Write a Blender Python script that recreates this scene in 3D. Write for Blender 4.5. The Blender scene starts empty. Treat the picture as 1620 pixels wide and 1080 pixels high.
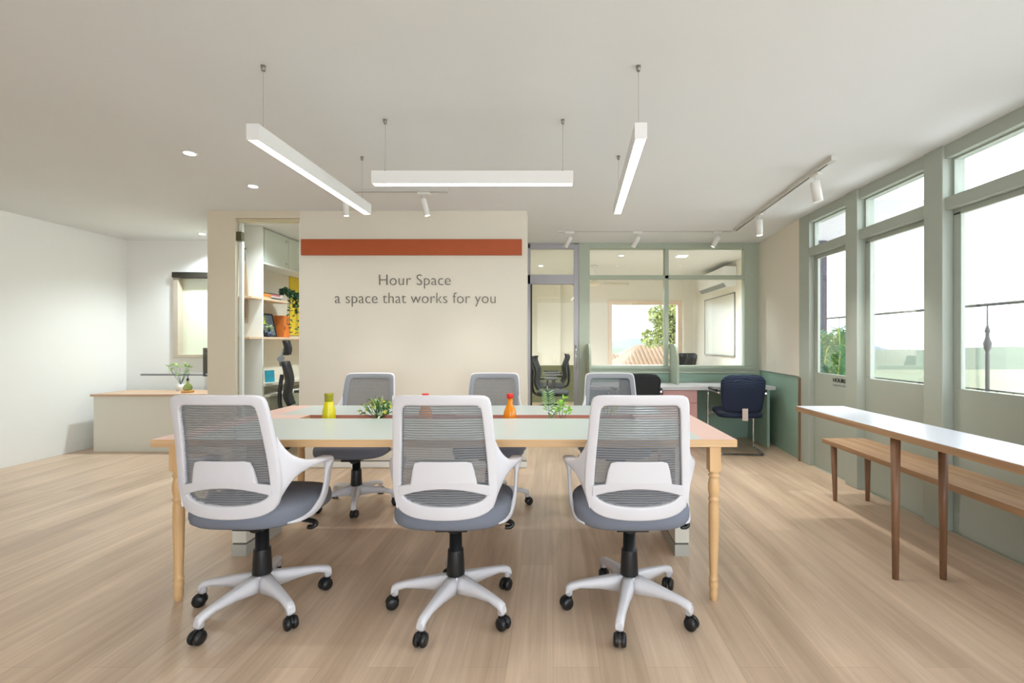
import bpy, bmesh, math, random
from mathutils import Vector, Matrix
R = math.radians
PI = math.pi
SC = bpy.context.scene
C = SC.collection

# ------------------------------------------------------------------ camera
cam_d = bpy.data.cameras.new('camera')
cam = bpy.data.objects.new('camera', cam_d)
C.objects.link(cam)
cam.location = (0, 0, 1.19)
cam.rotation_euler = (R(90), 0, 0)
cam_d.sensor_width = 36.0
cam_d.lens = 740 / 1620 * 36.0
cam_d.shift_x = -65 / 1620
cam_d.shift_y = 1 / 1620
cam_d.clip_start = 0.05
cam_d.clip_end = 2000
SC.camera = cam

# ------------------------------------------------------------------ world, sun, exposure
w = bpy.data.worlds.new('sky')
SC.world = w
w.use_nodes = True
wn = w.node_tree.nodes
wl = w.node_tree.links
bg = wn['Background']
tc = wn.new('ShaderNodeTexCoord')
sep = wn.new('ShaderNodeSeparateXYZ')
ramp = wn.new('ShaderNodeValToRGB')
ramp.color_ramp.elements[0].position = 0.48
ramp.color_ramp.elements[0].color = (0.76, 0.80, 0.84, 1)
ramp.color_ramp.elements[1].position = 0.53
ramp.color_ramp.elements[1].color = (0.84, 0.93, 1.03, 1)
mp = wn.new('ShaderNodeMapRange')
mp.inputs['From Min'].default_value = -1
mp.inputs['From Max'].default_value = 1
wl.new(tc.outputs['Generated'], sep.inputs[0])
wl.new(sep.outputs['Z'], mp.inputs['Value'])
wl.new(mp.outputs[0], ramp.inputs[0])
wl.new(ramp.outputs[0], bg.inputs['Color'])
bg.inputs['Strength'].default_value = 6.0

SC.view_settings.view_transform = 'Standard'
SC.view_settings.look = 'None'
SC.view_settings.exposure = 0.2
SC.view_settings.gamma = 1.0
SC.view_settings.use_curve_mapping = False

PENDANT_W = 5.0
SPOT_W = 40.0
DOWN_W = 9.0

# ------------------------------------------------------------------ materials
def s2l(c):
    c = c / 255.0
    return c / 12.92 if c <= 0.04045 else ((c + 0.055) / 1.055) ** 2.4

def rgb(r, g, b):
    return (s2l(r), s2l(g), s2l(b), 1.0)

MATS = {}

def mat(name, col, rough=0.5, metal=0.0, spec=0.5, noise=0.0, nscale=30.0, bump=0.0, trans=0.0, emit=0.0, coat=0.0):
    if name in MATS:
        return MATS[name]
    m = bpy.data.materials.new(name)
    m.use_nodes = True
    nt = m.node_tree
    b = nt.nodes['Principled BSDF']
    b.inputs['Base Color'].default_value = rgb(*col)
    b.inputs['Roughness'].default_value = rough
    b.inputs['Metallic'].default_value = metal
    b.inputs['Specular IOR Level'].default_value = spec
    b.inputs['Transmission Weight'].default_value = trans
    b.inputs['Coat Weight'].default_value = coat
    if emit:
        b.inputs['Emission Color'].default_value = rgb(*col)
        b.inputs['Emission Strength'].default_value = emit
    if noise or bump:
        t = nt.nodes.new('ShaderNodeTexCoord')
        n = nt.nodes.new('ShaderNodeTexNoise')
        n.inputs['Scale'].default_value = nscale
        n.inputs['Detail'].default_value = 4
        nt.links.new(t.outputs['Object'], n.inputs['Vector'])
        if noise:
            mx = nt.nodes.new('ShaderNodeMixRGB')
            mx.blend_type = 'MIX'
            mx.inputs['Color1'].default_value = rgb(*[max(0, v * (1 - noise)) for v in col])
            mx.inputs['Color2'].default_value = rgb(*[min(255, v * (1 + noise)) for v in col])
            nt.links.new(n.outputs['Fac'], mx.inputs['Fac'])
            nt.links.new(mx.outputs[0], b.inputs['Base Color'])
        if bump:
            bp = nt.nodes.new('ShaderNodeBump')
            bp.inputs['Strength'].default_value = bump
            bp.inputs['Distance'].default_value = 0.01
            nt.links.new(n.outputs['Fac'], bp.inputs['Height'])
            nt.links.new(bp.outputs[0], b.inputs['Normal'])
    MATS[name] = m
    return m

def see_through_mat(name, col, clear, rough=0.6):
    """sheer cloth or thin film: part of the light passes straight through"""
    if name in MATS:
        return MATS[name]
    m = mat(name, col, rough)
    nt = m.node_tree
    b = nt.nodes['Principled BSDF']
    o = nt.nodes['Material Output']
    tr = nt.nodes.new('ShaderNodeBsdfTransparent')
    mx = nt.nodes.new('ShaderNodeMixShader')
    mx.inputs[0].default_value = clear
    nt.links.new(b.outputs[0], mx.inputs[1])
    nt.links.new(tr.outputs[0], mx.inputs[2])
    nt.links.new(mx.outputs[0], o.inputs[0])
    return m

def glass_mat(name, tint=(1, 1, 1), refl=1.0):
    if name in MATS:
        return MATS[name]
    m = bpy.data.materials.new(name)
    m.use_nodes = True
    nt = m.node_tree
    nt.nodes.remove(nt.nodes['Principled BSDF'])
    o = nt.nodes['Material Output']
    tr = nt.nodes.new('ShaderNodeBsdfTransparent')
    tr.inputs[0].default_value = (*tint, 1)
    gl = nt.nodes.new('ShaderNodeBsdfGlossy')
    gl.inputs['Roughness'].default_value = 0.0
    fr = nt.nodes.new('ShaderNodeFresnel')
    fr.inputs[0].default_value = 1.35
    mu = nt.nodes.new('ShaderNodeMath')
    mu.operation = 'MULTIPLY'
    mu.inputs[1].default_value = refl
    mx = nt.nodes.new('ShaderNodeMixShader')
    nt.links.new(fr.outputs[0], mu.inputs[0])
    nt.links.new(mu.outputs[0], mx.inputs[0])
    nt.links.new(tr.outputs[0], mx.inputs[1])
    nt.links.new(gl.outputs[0], mx.inputs[2])
    nt.links.new(mx.outputs[0], o.inputs[0])
    MATS[name] = m
    return m

def emit_mat(name, col, strength):
    if name in MATS:
        return MATS[name]
    m = bpy.data.materials.new(name)
    m.use_nodes = True
    nt = m.node_tree
    nt.nodes.remove(nt.nodes['Principled BSDF'])
    e = nt.nodes.new('ShaderNodeEmission')
    e.inputs[0].default_value = rgb(*col)
    e.inputs[1].default_value = strength
    nt.links.new(e.outputs[0], nt.nodes['Material Output'].inputs[0])
    MATS[name] = m
    return m

def wood_mat(name, c1, c2, rough=0.45, scale=1.0, axis='X', coat=0.0):
    """stretched grain running along the given axis"""
    if name in MATS:
        return MATS[name]
    m = mat(name, c1, rough, coat=coat)
    nt = m.node_tree
    b = nt.nodes['Principled BSDF']
    t = nt.nodes.new('ShaderNodeTexCoord')
    mpn = nt.nodes.new('ShaderNodeMapping')
    s = [40 * scale] * 3
    s['XYZ'.index(axis)] = 1.6 * scale
    mpn.inputs['Scale'].default_value = s
    n = nt.nodes.new('ShaderNodeTexNoise')
    n.inputs['Scale'].default_value = 1.0
    n.inputs['Detail'].default_value = 6
    n.inputs['Distortion'].default_value = 0.6
    r = nt.nodes.new('ShaderNodeValToRGB')
    r.color_ramp.elements[0].position = 0.3
    r.color_ramp.elements[0].color = rgb(*c1)
    r.color_ramp.elements[1].position = 0.7
    r.color_ramp.elements[1].color = rgb(*c2)
    nt.links.new(t.outputs['Object'], mpn.inputs[0])
    nt.links.new(mpn.outputs[0], n.inputs['Vector'])
    nt.links.new(n.outputs['Fac'], r.inputs[0])
    nt.links.new(r.outputs[0], b.inputs['Base Color'])
    return m

def floor_mat():
    m = bpy.data.materials.new('oak_plank_floor')
    m.use_nodes = True
    nt = m.node_tree
    L = nt.links
    b = nt.nodes['Principled BSDF']
    t = nt.nodes.new('ShaderNodeTexCoord')
    rot = nt.nodes.new('ShaderNodeMapping')
    rot.inputs['Rotation'].default_value = (0, 0, R(90))
    L.new(t.outputs['Object'], rot.inputs[0])
    br = nt.nodes.new('ShaderNodeTexBrick')
    br.offset = 0.37
    br.inputs['Scale'].default_value = 1.0
    br.inputs['Brick Width'].default_value = 1.25
    br.inputs['Row Height'].default_value = 0.17
    br.inputs['Mortar Size'].default_value = 0.0012
    br.inputs['Mortar Smooth'].default_value = 0.3
    br.inputs['Bias'].default_value = 0.0
    br.inputs['Color1'].default_value = rgb(226, 202, 176)
    br.inputs['Color2'].default_value = rgb(212, 188, 162)
    br.inputs['Mortar'].default_value = rgb(200, 174, 148)
    L.new(rot.outputs[0], br.inputs['Vector'])
    mp2 = nt.nodes.new('ShaderNodeMapping')
    mp2.inputs['Scale'].default_value = (22, 0.9, 1)
    L.new(t.outputs['Object'], mp2.inputs[0])
    n = nt.nodes.new('ShaderNodeTexNoise')
    n.inputs['Scale'].default_value = 1.0
    n.inputs['Detail'].default_value = 6
    n.inputs['Roughness'].default_value = 0.65
    n.inputs['Distortion'].default_value = 0.8
    L.new(mp2.outputs[0], n.inputs['Vector'])
    r = nt.nodes.new('ShaderNodeValToRGB')
    r.color_ramp.elements[0].position = 0.3
    r.color_ramp.elements[0].color = (0.74, 0.69, 0.65, 1)
    r.color_ramp.elements[1].position = 0.66
    r.color_ramp.elements[1].color = (1.06, 1.05, 1.05, 1)
    L.new(n.outputs['Fac'], r.inputs[0])
    n2 = nt.nodes.new('ShaderNodeTexNoise')
    n2.inputs['Scale'].default_value = 1.0
    n2.inputs['Detail'].default_value = 3
    mp3 = nt.nodes.new('ShaderNodeMapping')
    mp3.inputs['Scale'].default_value = (5, 0.8, 1)
    L.new(t.outputs['Object'], mp3.inputs[0])
    L.new(mp3.outputs[0], n2.inputs['Vector'])
    r2 = nt.nodes.new('ShaderNodeValToRGB')
    r2.color_ramp.elements[0].position = 0.35
    r2.color_ramp.elements[0].color = (0.80, 0.77, 0.75, 1)
    r2.color_ramp.elements[1].position = 0.65
    r2.color_ramp.elements[1].color = (1.05, 1.05, 1.05, 1)
    L.new(n2.outputs['Fac'], r2.inputs[0])
    mx = nt.nodes.new('ShaderNodeMixRGB')
    mx.blend_type = 'MULTIPLY'
    mx.inputs[0].default_value = 0.8
    L.new(br.outputs['Color'], mx.inputs[1])
    L.new(r.outputs[0], mx.inputs[2])
    mx2 = nt.nodes.new('ShaderNodeMixRGB')
    mx2.blend_type = 'MULTIPLY'
    mx2.inputs[0].default_value = 0.8
    L.new(mx.outputs[0], mx2.inputs[1])
    L.new(r2.outputs[0], mx2.inputs[2])
    L.new(mx2.outputs[0], b.inputs['Base Color'])
    b.inputs['Roughness'].default_value = 0.34
    b.inputs['Specular IOR Level'].default_value = 0.35
    return m

M_floor = floor_mat()
M_ceil = mat('ceiling_paint', (228, 229, 228), 0.85, noise=0.01, nscale=1.5)
M_wall = mat('cream_wall_paint', (228, 220, 204), 0.8, noise=0.012, nscale=2)
M_wall2 = mat('warm_beige_wall_paint', (220, 208, 186), 0.8, noise=0.012, nscale=2)
M_cream = mat('cream_panel', (230, 221, 206), 0.75)
M_white = mat('white_paint', (240, 240, 236), 0.6)
M_green = mat('sage_green_paint', (176, 186, 168), 0.5, noise=0.015, nscale=3)
M_teal = mat('teal_green_laminate', (150, 178, 160), 0.45, noise=0.02, nscale=2)
M_olive = mat('olive_green_dado', (112, 114, 84), 0.6)
M_doorfr = mat('grey_green_door_paint', (168, 174, 162), 0.5)
M_lilac = mat('grey_aluminium_frame', (172, 170, 176), 0.4, metal=0.1)
M_alu = mat('silver_aluminium', (200, 200, 204), 0.3, metal=0.9)
M_chrome = mat('chrome', (225, 225, 228), 0.12, metal=1.0)
M_glass = glass_mat('clear_pane', (0.97, 0.98, 0.97), 0.55)
M_tint = glass_mat('door_pane', (0.93, 0.94, 0.90), 0.6)
M_plastic = mat('white_nylon_plastic', (218, 215, 218), 0.35)
M_black = mat('black_plastic', (22, 22, 23), 0.4)
M_black2 = mat('black_rubber', (30, 31, 33), 0.5)
M_seat = mat('grey_seat_fabric', (118, 122, 134), 0.9, noise=0.06, nscale=600, bump=0.2)
M_thread = mat('grey_mesh_thread', (128, 128, 130), 0.8)
M_film = see_through_mat('sheer_grey_mesh', (124, 126, 130), 0.42)
M_trim = mat('grey_plastic_trim', (140, 142, 146), 0.5)
M_ply = wood_mat('beech_plywood', (208, 166, 118), (222, 184, 138), 0.5, 1.0, 'X')
M_leg = wood_mat('turned_beech', (214, 170, 118), (226, 186, 136), 0.4, 1.2, 'Z')
M_oak = wood_mat('oak_wood', (156, 120, 88), (186, 150, 114), 0.5, 0.8, 'Y')
M_walnut = wood_mat('brown_wood', (116, 82, 58), (146, 108, 80), 0.45, 1.0, 'Z')
M_pale = wood_mat('pale_shelf_wood', (222, 190, 156), (234, 206, 176), 0.5, 1.0, 'Y')
M_top = mat('pale_grey_green_laminate', (196, 206, 202), 0.28)
M_pink = mat('peach_pink_laminate', (226, 190, 178), 0.4)
M_rose = mat('rose_drawer_laminate', (206, 158, 152), 0.45)
M_copper = mat('rust_trough_lining', (196, 134, 116), 0.5)
M_rust = mat('rust_orange_board', (178, 84, 40), 0.55, noise=0.05, nscale=6)
M_letter = mat('grey_lettering', (112, 108, 100), 0.6)
M_navy = mat('navy_mesh_fabric', (22, 34, 58), 0.8, noise=0.12, nscale=90)
def moire(m):
    nt = m.node_tree
    b = nt.nodes['Principled BSDF']
    t = nt.nodes.new('ShaderNodeTexCoord')
    wv = nt.nodes.new('ShaderNodeTexWave')
    wv.wave_type = 'RINGS'
    wv.rings_direction = 'SPHERICAL'
    wv.inputs['Scale'].default_value = 13
    wv.inputs['Distortion'].default_value = 6
    wv.inputs['Detail'].default_value = 1
    sp = nt.nodes.new('ShaderNodeSeparateXYZ')
    mr = nt.nodes.new('ShaderNodeMapRange')
    mr.inputs['From Min'].default_value = .70
    mr.inputs['From Max'].default_value = .80
    mu = nt.nodes.new('ShaderNodeMath')
    mu.operation = 'MULTIPLY'
    pw = nt.nodes.new('ShaderNodeMath')
    pw.operation = 'POWER'
    pw.inputs[1].default_value = 4
    mx = nt.nodes.new('ShaderNodeMixRGB')
    L_ = nt.links
    c = tuple(b.inputs['Base Color'].default_value)
    mx.inputs['Color1'].default_value = c
    mx.inputs['Color2'].default_value = (c[0] * 2 + .04, c[1] * 2 + .05, c[2] * 2 + .06, 1)
    L_.new(t.outputs['Object'], wv.inputs['Vector'])
    L_.new(t.outputs['Object'], sp.inputs[0])
    L_.new(sp.outputs['Z'], mr.inputs['Value'])
    L_.new(wv.outputs['Fac'], pw.inputs[0])
    L_.new(pw.outputs[0], mu.inputs[0])
    L_.new(mr.outputs[0], mu.inputs[1])
    L_.new(mu.outputs[0], mx.inputs[0])
    L_.new(mx.outputs[0], b.inputs['Base Color'])
moire(M_navy)
M_bmesh = mat('black_mesh_fabric', (24, 24, 27), 0.7, noise=0.15, nscale=90)
M_led = emit_mat('lit_diffuser', (255, 254, 248), 6.0)
M_ledw = emit_mat('lit_lens', (255, 250, 236), 14.0)
M_ledg = emit_mat('lit_downlight', (250, 255, 246), 14.0)
M_leaf = mat('green_leaf', (72, 128, 60), 0.5, noise=0.25, nscale=25)
M_leafd = mat('dark_green_leaf', (44, 88, 52), 0.5, noise=0.3, nscale=25)
M_leafl = mat('lime_leaf', (140, 196, 60), 0.5, noise=0.2, nscale=40)
M_leafy = mat('yellow_green_leaf', (186, 190, 70), 0.5, noise=0.25, nscale=40)
M_leafs = mat('sage_frond', (130, 164, 104), 0.55, noise=0.2, nscale=40)
M_leafp = mat('pale_variegated_leaf', (200, 220, 170), 0.55, noise=0.2, nscale=60)
M_terra = mat('terracotta', (186, 110, 70), 0.7)
M_soil = mat('potting_soil', (70, 52, 38), 0.95)

# ------------------------------------------------------------------ mesh builder
class MB:
    def __init__(s):
        s.v, s.f, s.mi, s.sm = [], [], [], []

    def add(s, vs, fs, mi=0, smooth=False):
        o = len(s.v)
        s.v += [tuple(v) for v in vs]
        for f in fs:
            s.f.append([i + o for i in f])
            s.mi.append(mi)
            s.sm.append(smooth)
        return s

    def box(s, x0, x1, y0, y1, z0, z1, mi=0):
        vs = [(x0, y0, z0), (x1, y0, z0), (x1, y1, z0), (x0, y1, z0), (x0, y0, z1), (x1, y0, z1), (x1, y1, z1), (x0, y1, z1)]
        fs = [(0, 3, 2, 1), (4, 5, 6, 7), (0, 1, 5, 4), (1, 2, 6, 5), (2, 3, 7, 6), (3, 0, 4, 7)]
        return s.add(vs, fs, mi)

    def hexa(s, bottom, top, mi=0, smooth=False):
        """prism between two equal point loops"""
        n = len(bottom)
        fs = [tuple(reversed(range(n))), tuple(range(n, 2 * n))]
        fs += [(i, (i + 1) % n, n + (i + 1) % n, n + i) for i in range(n)]
        return s.add(list(bottom) + list(top), fs, mi, smooth)

    def rings(s, rs, mi=0, smooth=True, cap0=True, cap1=True):
        n = len(rs[0])
        vs = [p for r in rs for p in r]
        fs = []
        for k in range(len(rs) - 1):
            for i in range(n):
                j = (i + 1) % n
                fs.append((k * n + i, k * n + j, (k + 1) * n + j, (k + 1) * n + i))
        s.add(vs, fs, mi, smooth)
        o = len(s.v) - len(vs)
        if cap0:
            s.f.append([o + i for i in reversed(range(n))]); s.mi.append(mi); s.sm.append(False)
        if cap1:
            s.f.append([o + (len(rs) - 1) * n + i for i in range(n)]); s.mi.append(mi); s.sm.append(False)
        return s

    def lathe(s, prof, cx=0, cy=0, n=24, mi=0, cap0=True, cap1=True):
        rs = [[(cx + r * math.cos(2 * PI * i / n), cy + r * math.sin(2 * PI * i / n), z) for i in range(n)] for r, z in prof]
        return s.rings(rs, mi, True, cap0, cap1)

    def cyl(s, a, b, r0, r1=None, n=16, mi=0):
        r1 = r0 if r1 is None else r1
        a, b = Vector(a), Vector(b)
        d = (b - a).normalized()
        u = d.orthogonal().normalized()
        v = d.cross(u)
        rs = []
        for p, r in ((a, r0), (b, r1)):
            rs.append([p + u * r * math.cos(2 * PI * i / n) + v * r * math.sin(2 * PI * i / n) for i in range(n)])
        return s.rings(rs, mi)

    def tube(s, path, r, n=10, mi=0, closed=False):
        P = [Vector(p) for p in path]
        rs = []
        u = None
        for i, p in enumerate(P):
            a = P[max(i - 1, 0)]
            b = P[min(i + 1, len(P) - 1)]
            t = (b - a).normalized()
            u = t.orthogonal().normalized() if u is None else (u - t * u.dot(t)).normalized()
            v = t.cross(u)
            rr = r[i] if isinstance(r, (list, tuple)) else r
            rs.append([p + u * rr * math.cos(2 * PI * k / n) + v * rr * math.sin(2 * PI * k / n) for k in range(n)])
        return s.rings(rs, mi)

    def sweep(s, path, secs, ref=(1, 0, 0), n=16, mi=0, power=0.7):
        """super-elliptic sections (a across the reference axis' normal, b along the reference axis)"""
        P = [Vector(p) for p in path]
        rf = Vector(ref)
        rs = []
        for i, p in enumerate(P):
            t = (P[min(i + 1, len(P) - 1)] - P[max(i - 1, 0)]).normalized()
            e1 = rf.cross(t).normalized()
            e2 = t.cross(e1).normalized()
            a, b = secs[i]
            ring = []
            for k in range(n):
                th = 2 * PI * k / n
                c, q = math.cos(th), math.sin(th)
                ring.append(p + e1 * a * math.copysign(abs(c) ** power, c) + e2 * b * math.copysign(abs(q) ** power, q))
            rs.append(ring)
        return s.rings(rs, mi)

    def leaf(s, base, tip, width, up=(0, 0, 1), mi=0, fold=0.25):
        a, b = Vector(base), Vector(tip)
        t = b - a
        sd = t.cross(Vector(up))
        if sd.length < 1e-6:
            sd = t.orthogonal()
        sd = sd.normalized() * width * 0.5
        nm = sd.cross(t).normalized() * width * fold
        m1, m2 = a + t * 0.35, a + t * 0.7
        vs = [a, m1 + sd + nm, m1, m1 - sd + nm, m2 + sd * 0.75 + nm * 0.7, m2, m2 - sd * 0.75 + nm * 0.7, b]
        fs = [(0, 2, 1), (0, 3, 2), (1, 2, 5, 4), (2, 3, 6, 5), (4, 5, 7), (5, 6, 7)]
        return s.add(vs, fs, mi, True)

    def mirror_x(s):
        o = MB()
        o.v = [(-x, y, z) for x, y, z in s.v]
        o.f = [list(reversed(f)) for f in s.f]
        o.mi, o.sm = list(s.mi), list(s.sm)
        return o

    def build(s, name, mats, parent=None, bevel=0, seg=2, loc=None, rot=None):
        me = bpy.data.meshes.new(name)
        me.from_pydata(s.v, [], s.f)
        if not isinstance(mats, (list, tuple)):
            mats = [mats]
        for m in mats:
            me.materials.append(m)
        me.polygons.foreach_set('material_index', s.mi)
        me.polygons.foreach_set('use_smooth', s.sm)
        me.update()
        o = bpy.data.objects.new(name, me)
        C.objects.link(o)
        if parent:
            o.parent = parent
        if loc:
            o.location = loc
        if rot:
            o.rotation_euler = rot
        if bevel:
            bv = o.modifiers.new('bevel', 'BEVEL')
            bv.width = bevel
            bv.segments = seg
            bv.limit_method = 'ANGLE'
            bv.angle_limit = R(40)
        return o

def tag(o, label, cat=None, group=None, kind=None):
    if label: o['label'] = label
    if cat: o['category'] = cat
    if group: o['group'] = group
    if kind: o['kind'] = kind
    return o

def thing(name, label, cat, loc=(0, 0, 0), rz=0, group=None):
    o = bpy.data.objects.new(name, None)
    o.empty_display_size = 0.1
    C.objects.link(o)
    o.location = loc
    o.rotation_euler = (0, 0, rz)
    return tag(o, label, cat, group)

def struct(o):
    o['kind'] = 'structure'
    return o

def dup(root, loc=None, rz=None, label=None):
    def cp(o, par):
        c = o.copy()
        C.objects.link(c)
        if par:
            c.parent = par
        for ch in list(o.children):
            cp(ch, c)
        return c
    r = cp(root, None)
    if loc is not None: r.location = loc
    if rz is not None: r.rotation_euler = (0, 0, rz)
    if label: r['label'] = label
    return r

def spline(pts, sub=6):
    """Catmull-Rom through the points"""
    P = [Vector(p) for p in pts]
    out = []
    for i in range(len(P) - 1):
        p0, p1, p2, p3 = P[max(i - 1, 0)], P[i], P[i + 1], P[min(i + 2, len(P) - 1)]
        for k in range(sub):
            t = k / sub
            out.append(0.5 * ((2 * p1) + (p2 - p0) * t + (2 * p0 - 5 * p1 + 4 * p2 - p3) * t * t + (3 * p1 - p0 - 3 * p2 + p3) * t ** 3))
    out.append(P[-1])
    return out

def area_light(name, parent, loc, sx, sy, watts, col, rot=(0, 0, 0)):
    l = bpy.data.lights.new(name, 'AREA')
    l.shape = 'RECTANGLE'
    l.size, l.size_y = sx, sy
    l.energy = watts
    l.color = col
    o = bpy.data.objects.new(name, l)
    C.objects.link(o)
    o.parent = parent
    o.location = loc
    o.rotation_euler = rot
    return o

def spot_light(name, parent, loc, rot, watts, col, ang=70, blend=0.6, rad=0.03):
    l = bpy.data.lights.new(name, 'SPOT')
    l.energy = watts
    l.color = col
    l.spot_size = R(ang)
    l.spot_blend = blend
    l.shadow_soft_size = rad
    o = bpy.data.objects.new(name, l)
    C.objects.link(o)
    o.parent = parent
    o.location = loc
    o.rotation_euler = rot
    return o

H = 2.43          # ceiling height
WARM = (1.0, 0.97, 0.92)
NEUTRAL = (0.84, 0.94, 1.0)
COOL = (1.0, 0.98, 0.94)

# ================================================================== SHELL
b = MB()
b.box(-5.2, 2.60, -3.0, 5.88, -0.10, 0.0)
b.box(-3.4, 2.85, 5.88, 9.6, -0.10, 0.0)
struct(b.build('floor', M_floor))
b = MB()
b.box(-5.4, 2.62, -3.0, 5.96, H, H + 0.12)
b.box(-3.6, 2.95, 5.96, 9.7, H, H + 0.12)
struct(b.build('ceiling', M_ceil))

# feature wall: pillar, head over the doorway, lettered wall
b = MB()
b.box(-3.266, -3.003, 4.42, 4.46, 0, H, 1)
b.box(-3.266, -3.205, 4.46, 4.75, 0, H, 1)
b.box(-3.003, -2.394, 4.42, 4.62, 2.36, H, 1)
b.box(-2.394, -0.25, 4.42, 4.62, 0, H, 0)
wc = struct(b.build('wall_centre', [M_wall, M_wall2]))
b = MB()
b.box(-2.394, -0.25, 4.41, 4.42, 0.012, 0.062)
b.box(-2.394, -0.25, 4.412, 4.42, 0.068, 0.073, 1)  # grey strip paints in the shadow line of the skirting groove
struct(b.build('baseboard_centre', [M_white, M_letter]))

b = MB()
b.box(-5.4, -5.2, -3, 5.7, 0, H)
struct(b.build('wall_left', M_white))
b = MB()   # far wall of the left bay with the tall window opening
b.box(-5.2, -4.60, 5.7, 5.85, 0, H)
b.box(-4.60, -3.50, 5.7, 5.85, 2.04, H)
b.box(-4.60, -3.50, 5.7, 5.85, 0, 1.00)
b.box(-3.55, -3.40, 5.7, 5.85, 0, H)
struct(b.build('wall_far_left', M_white))
b = MB()   # shelf room: left and far walls
b.box(-3.45, -3.35, 4.75, 7.0, 0, H)
b.box(-3.35, -0.9, 7.0, 7.1, 0, H)
b.box(-1.0, -0.9, 4.62, 7.0, 0, H)
struct(b.build('wall_shelf_room', M_wall))
b = MB()
b.box(-3.349, -3.335, 5.93, 6.45, 1.28, 2.02)
tag(b.build('wall_panel', mat('yellow_panel', (236, 206, 50), 0.6)), 'yellow panel on the shelf room wall behind the trailing plant', 'panel')

b = MB()   # glazed meeting room
b.box(-0.9, 0.15, 9.25, 9.5, 0.73, H)
b.box(0.15, 1.10, 9.35, 9.5, 0.73, H)
b.box(1.10, 2.57, 9.35, 9.5, 2.02, H)
b.box(1.10, 2.57, 9.35, 9.5, 0.0, 0.65)
b.box(2.57, 2.80, 9.2, 9.5, 0.0, H)
b.box(-0.9, 0.15, 9.25, 9.5, 0, 0.73, 1)
b.box(0.15, 1.10, 9.35, 9.5, 0, 0.73, 1)
b.box(2.80, 2.95, 5.98, 9.5, 0, H)
b.box(-1.0, -0.9, 7.1, 9.5, 0, H)
struct(b.build('wall_meeting_room', [mat('pale_cream_paint', (240, 234, 222), .8), M_olive]))

# right wall between the partition and the glazed doors (slightly splayed)
def splay(x_off, z0, z1, b, mi=0, y0=4.70, y1=5.86, depth=0.12):
    xa, xb = 2.49 + x_off, 2.587 + x_off
    b.hexa([(xa, y0, z0), (xa + depth, y0, z0), (xb + depth, y1, z0), (xb, y1, z0)],
           [(xa, y0, z1), (xa + depth, y0, z1), (xb + depth, y1, z1), (xb, y1, z1)], mi)
b = MB()
splay(0.0, 0.0, 0.84, b, 1)
splay(-0.015, 0.845, H, b, 0, depth=0.135)
struct(b.build('wall_right', [M_cream, M_teal]))
b = MB()
b.box(2.462, 2.482, 4.665, 4.699, 0, 0.835)
struct(b.build('trim_1', M_walnut))

# sky-lit open front behind camera; unseen left wall added to push light rightward
b = MB()
b.box(-5.4, -0.6, -3.15, -3.0, 0, H)  # added out of view to close the left half and shape the light
struct(b.build('wall_back_light_block', M_white))
b = MB()
b.box(2.47, 2.60, -3.0, -1.6, 0, H)
struct(b.build('wall_front_right', M_wall))

# ------------------------------------------------------------------ glazed door wall on the right
def bay(y0, y1, n, lettering=False):
    """one door leaf with a transom light; frame posts stand either side"""
    root = bpy.data.objects.new('door_%d' % n, None)
    C.objects.link(root)
    root['kind'] = 'structure'
    b = MB()
    X0, X1 = 2.522, 2.545
    b.box(X0, X1, y0, y1, 0.0005, 0.90)                 # solid panel
    b.box(X0, X1, y0, y0 + 0.035, 0.90, 2.00)
    b.box(X0, X1, y1 - 0.055, y1, 0.90, 2.00)
    b.box(X0, X1, y0, y1, 1.985, 2.02)
    b.build('door_leaf', M_doorfr, root, 0.003)
    b = MB()
    b.box(2.532, 2.538, y0 + 0.03, y1 - 0.05, 0.89, 1.99)
    b.build('glass', M_glass, root)
    if lettering:
        for txt, size, z, mt, sx in (('HOURSPACE', 0.046, 0.836, M_black, 1.25), ('a space that works for you', 0.026, 0.800, M_trim, 1.0)):
            t = bpy.data.curves.new('t', 'FONT')
            t.body = txt
            t.size = size
            t.extrude = 0.001
            t.offset = 0.0012 if size > 0.04 else 0
            to = bpy.data.objects.new('t', t)
            C.objects.link(to)
            dg = bpy.context.evaluated_depsgraph_get()
            me = bpy.data.meshes.new_from_object(to.evaluated_get(dg))
            bpy.data.objects.remove(to)
            o = bpy.data.objects.new('lettering', me)
            C.objects.link(o)
            me.materials.clear()
            me.materials.append(mt)
            o.parent = root
            o.rotation_euler = (R(90), 0, R(-90))
            o.scale = (sx, 1, 1)
            o.location = (2.5205, 4.215, z)
    return root

b = MB()
b.box(2.47, 2.552, 4.515, 4.70, 0, H)                  # jamb
b.box(2.47, 2.60, -1.6, 4.515, 2.345, H)               # head
b.box(2.47, 2.60, -1.6, 4.515, 2.02, 2.10)             # transom rail
posts = [3.93, 3.10, 2.30, 1.50, 0.70, -0.10, -0.90]
for y in posts:
    b.box(2.455, 2.60, y - 0.15, y, 0, H)
b.box(2.47, 2.60, -1.75, -1.6, 0, H)
b.box(2.50, 2.60, -1.6, 4.515, -0.02, 0.0004)
struct(b.build('trim_2', M_doorfr, None, 0.004))
tops = [4.515] + [y - 0.15 for y in posts]
bots = posts + [-1.6]
for i, (yt, yb) in enumerate(zip(tops, bots)):
    bay(yb + 0.002, yt - 0.002, i + 2, lettering=(i == 0))
    g = MB()
    g.box(2.532, 2.538, yb, yt, 2.10, 2.345)
    g.box(2.515, 2.55, yb, yb + 0.02, 2.10, 2.345, 1)
    g.box(2.515, 2.55, yt - 0.02, yt, 2.10, 2.345, 1)
    g.box(2.515, 2.55, yb + 0.02, yt - 0.02, 2.335, 2.345, 1)
    struct(g.build('window_%d' % (i + 4), [M_glass, M_doorfr]))

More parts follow.
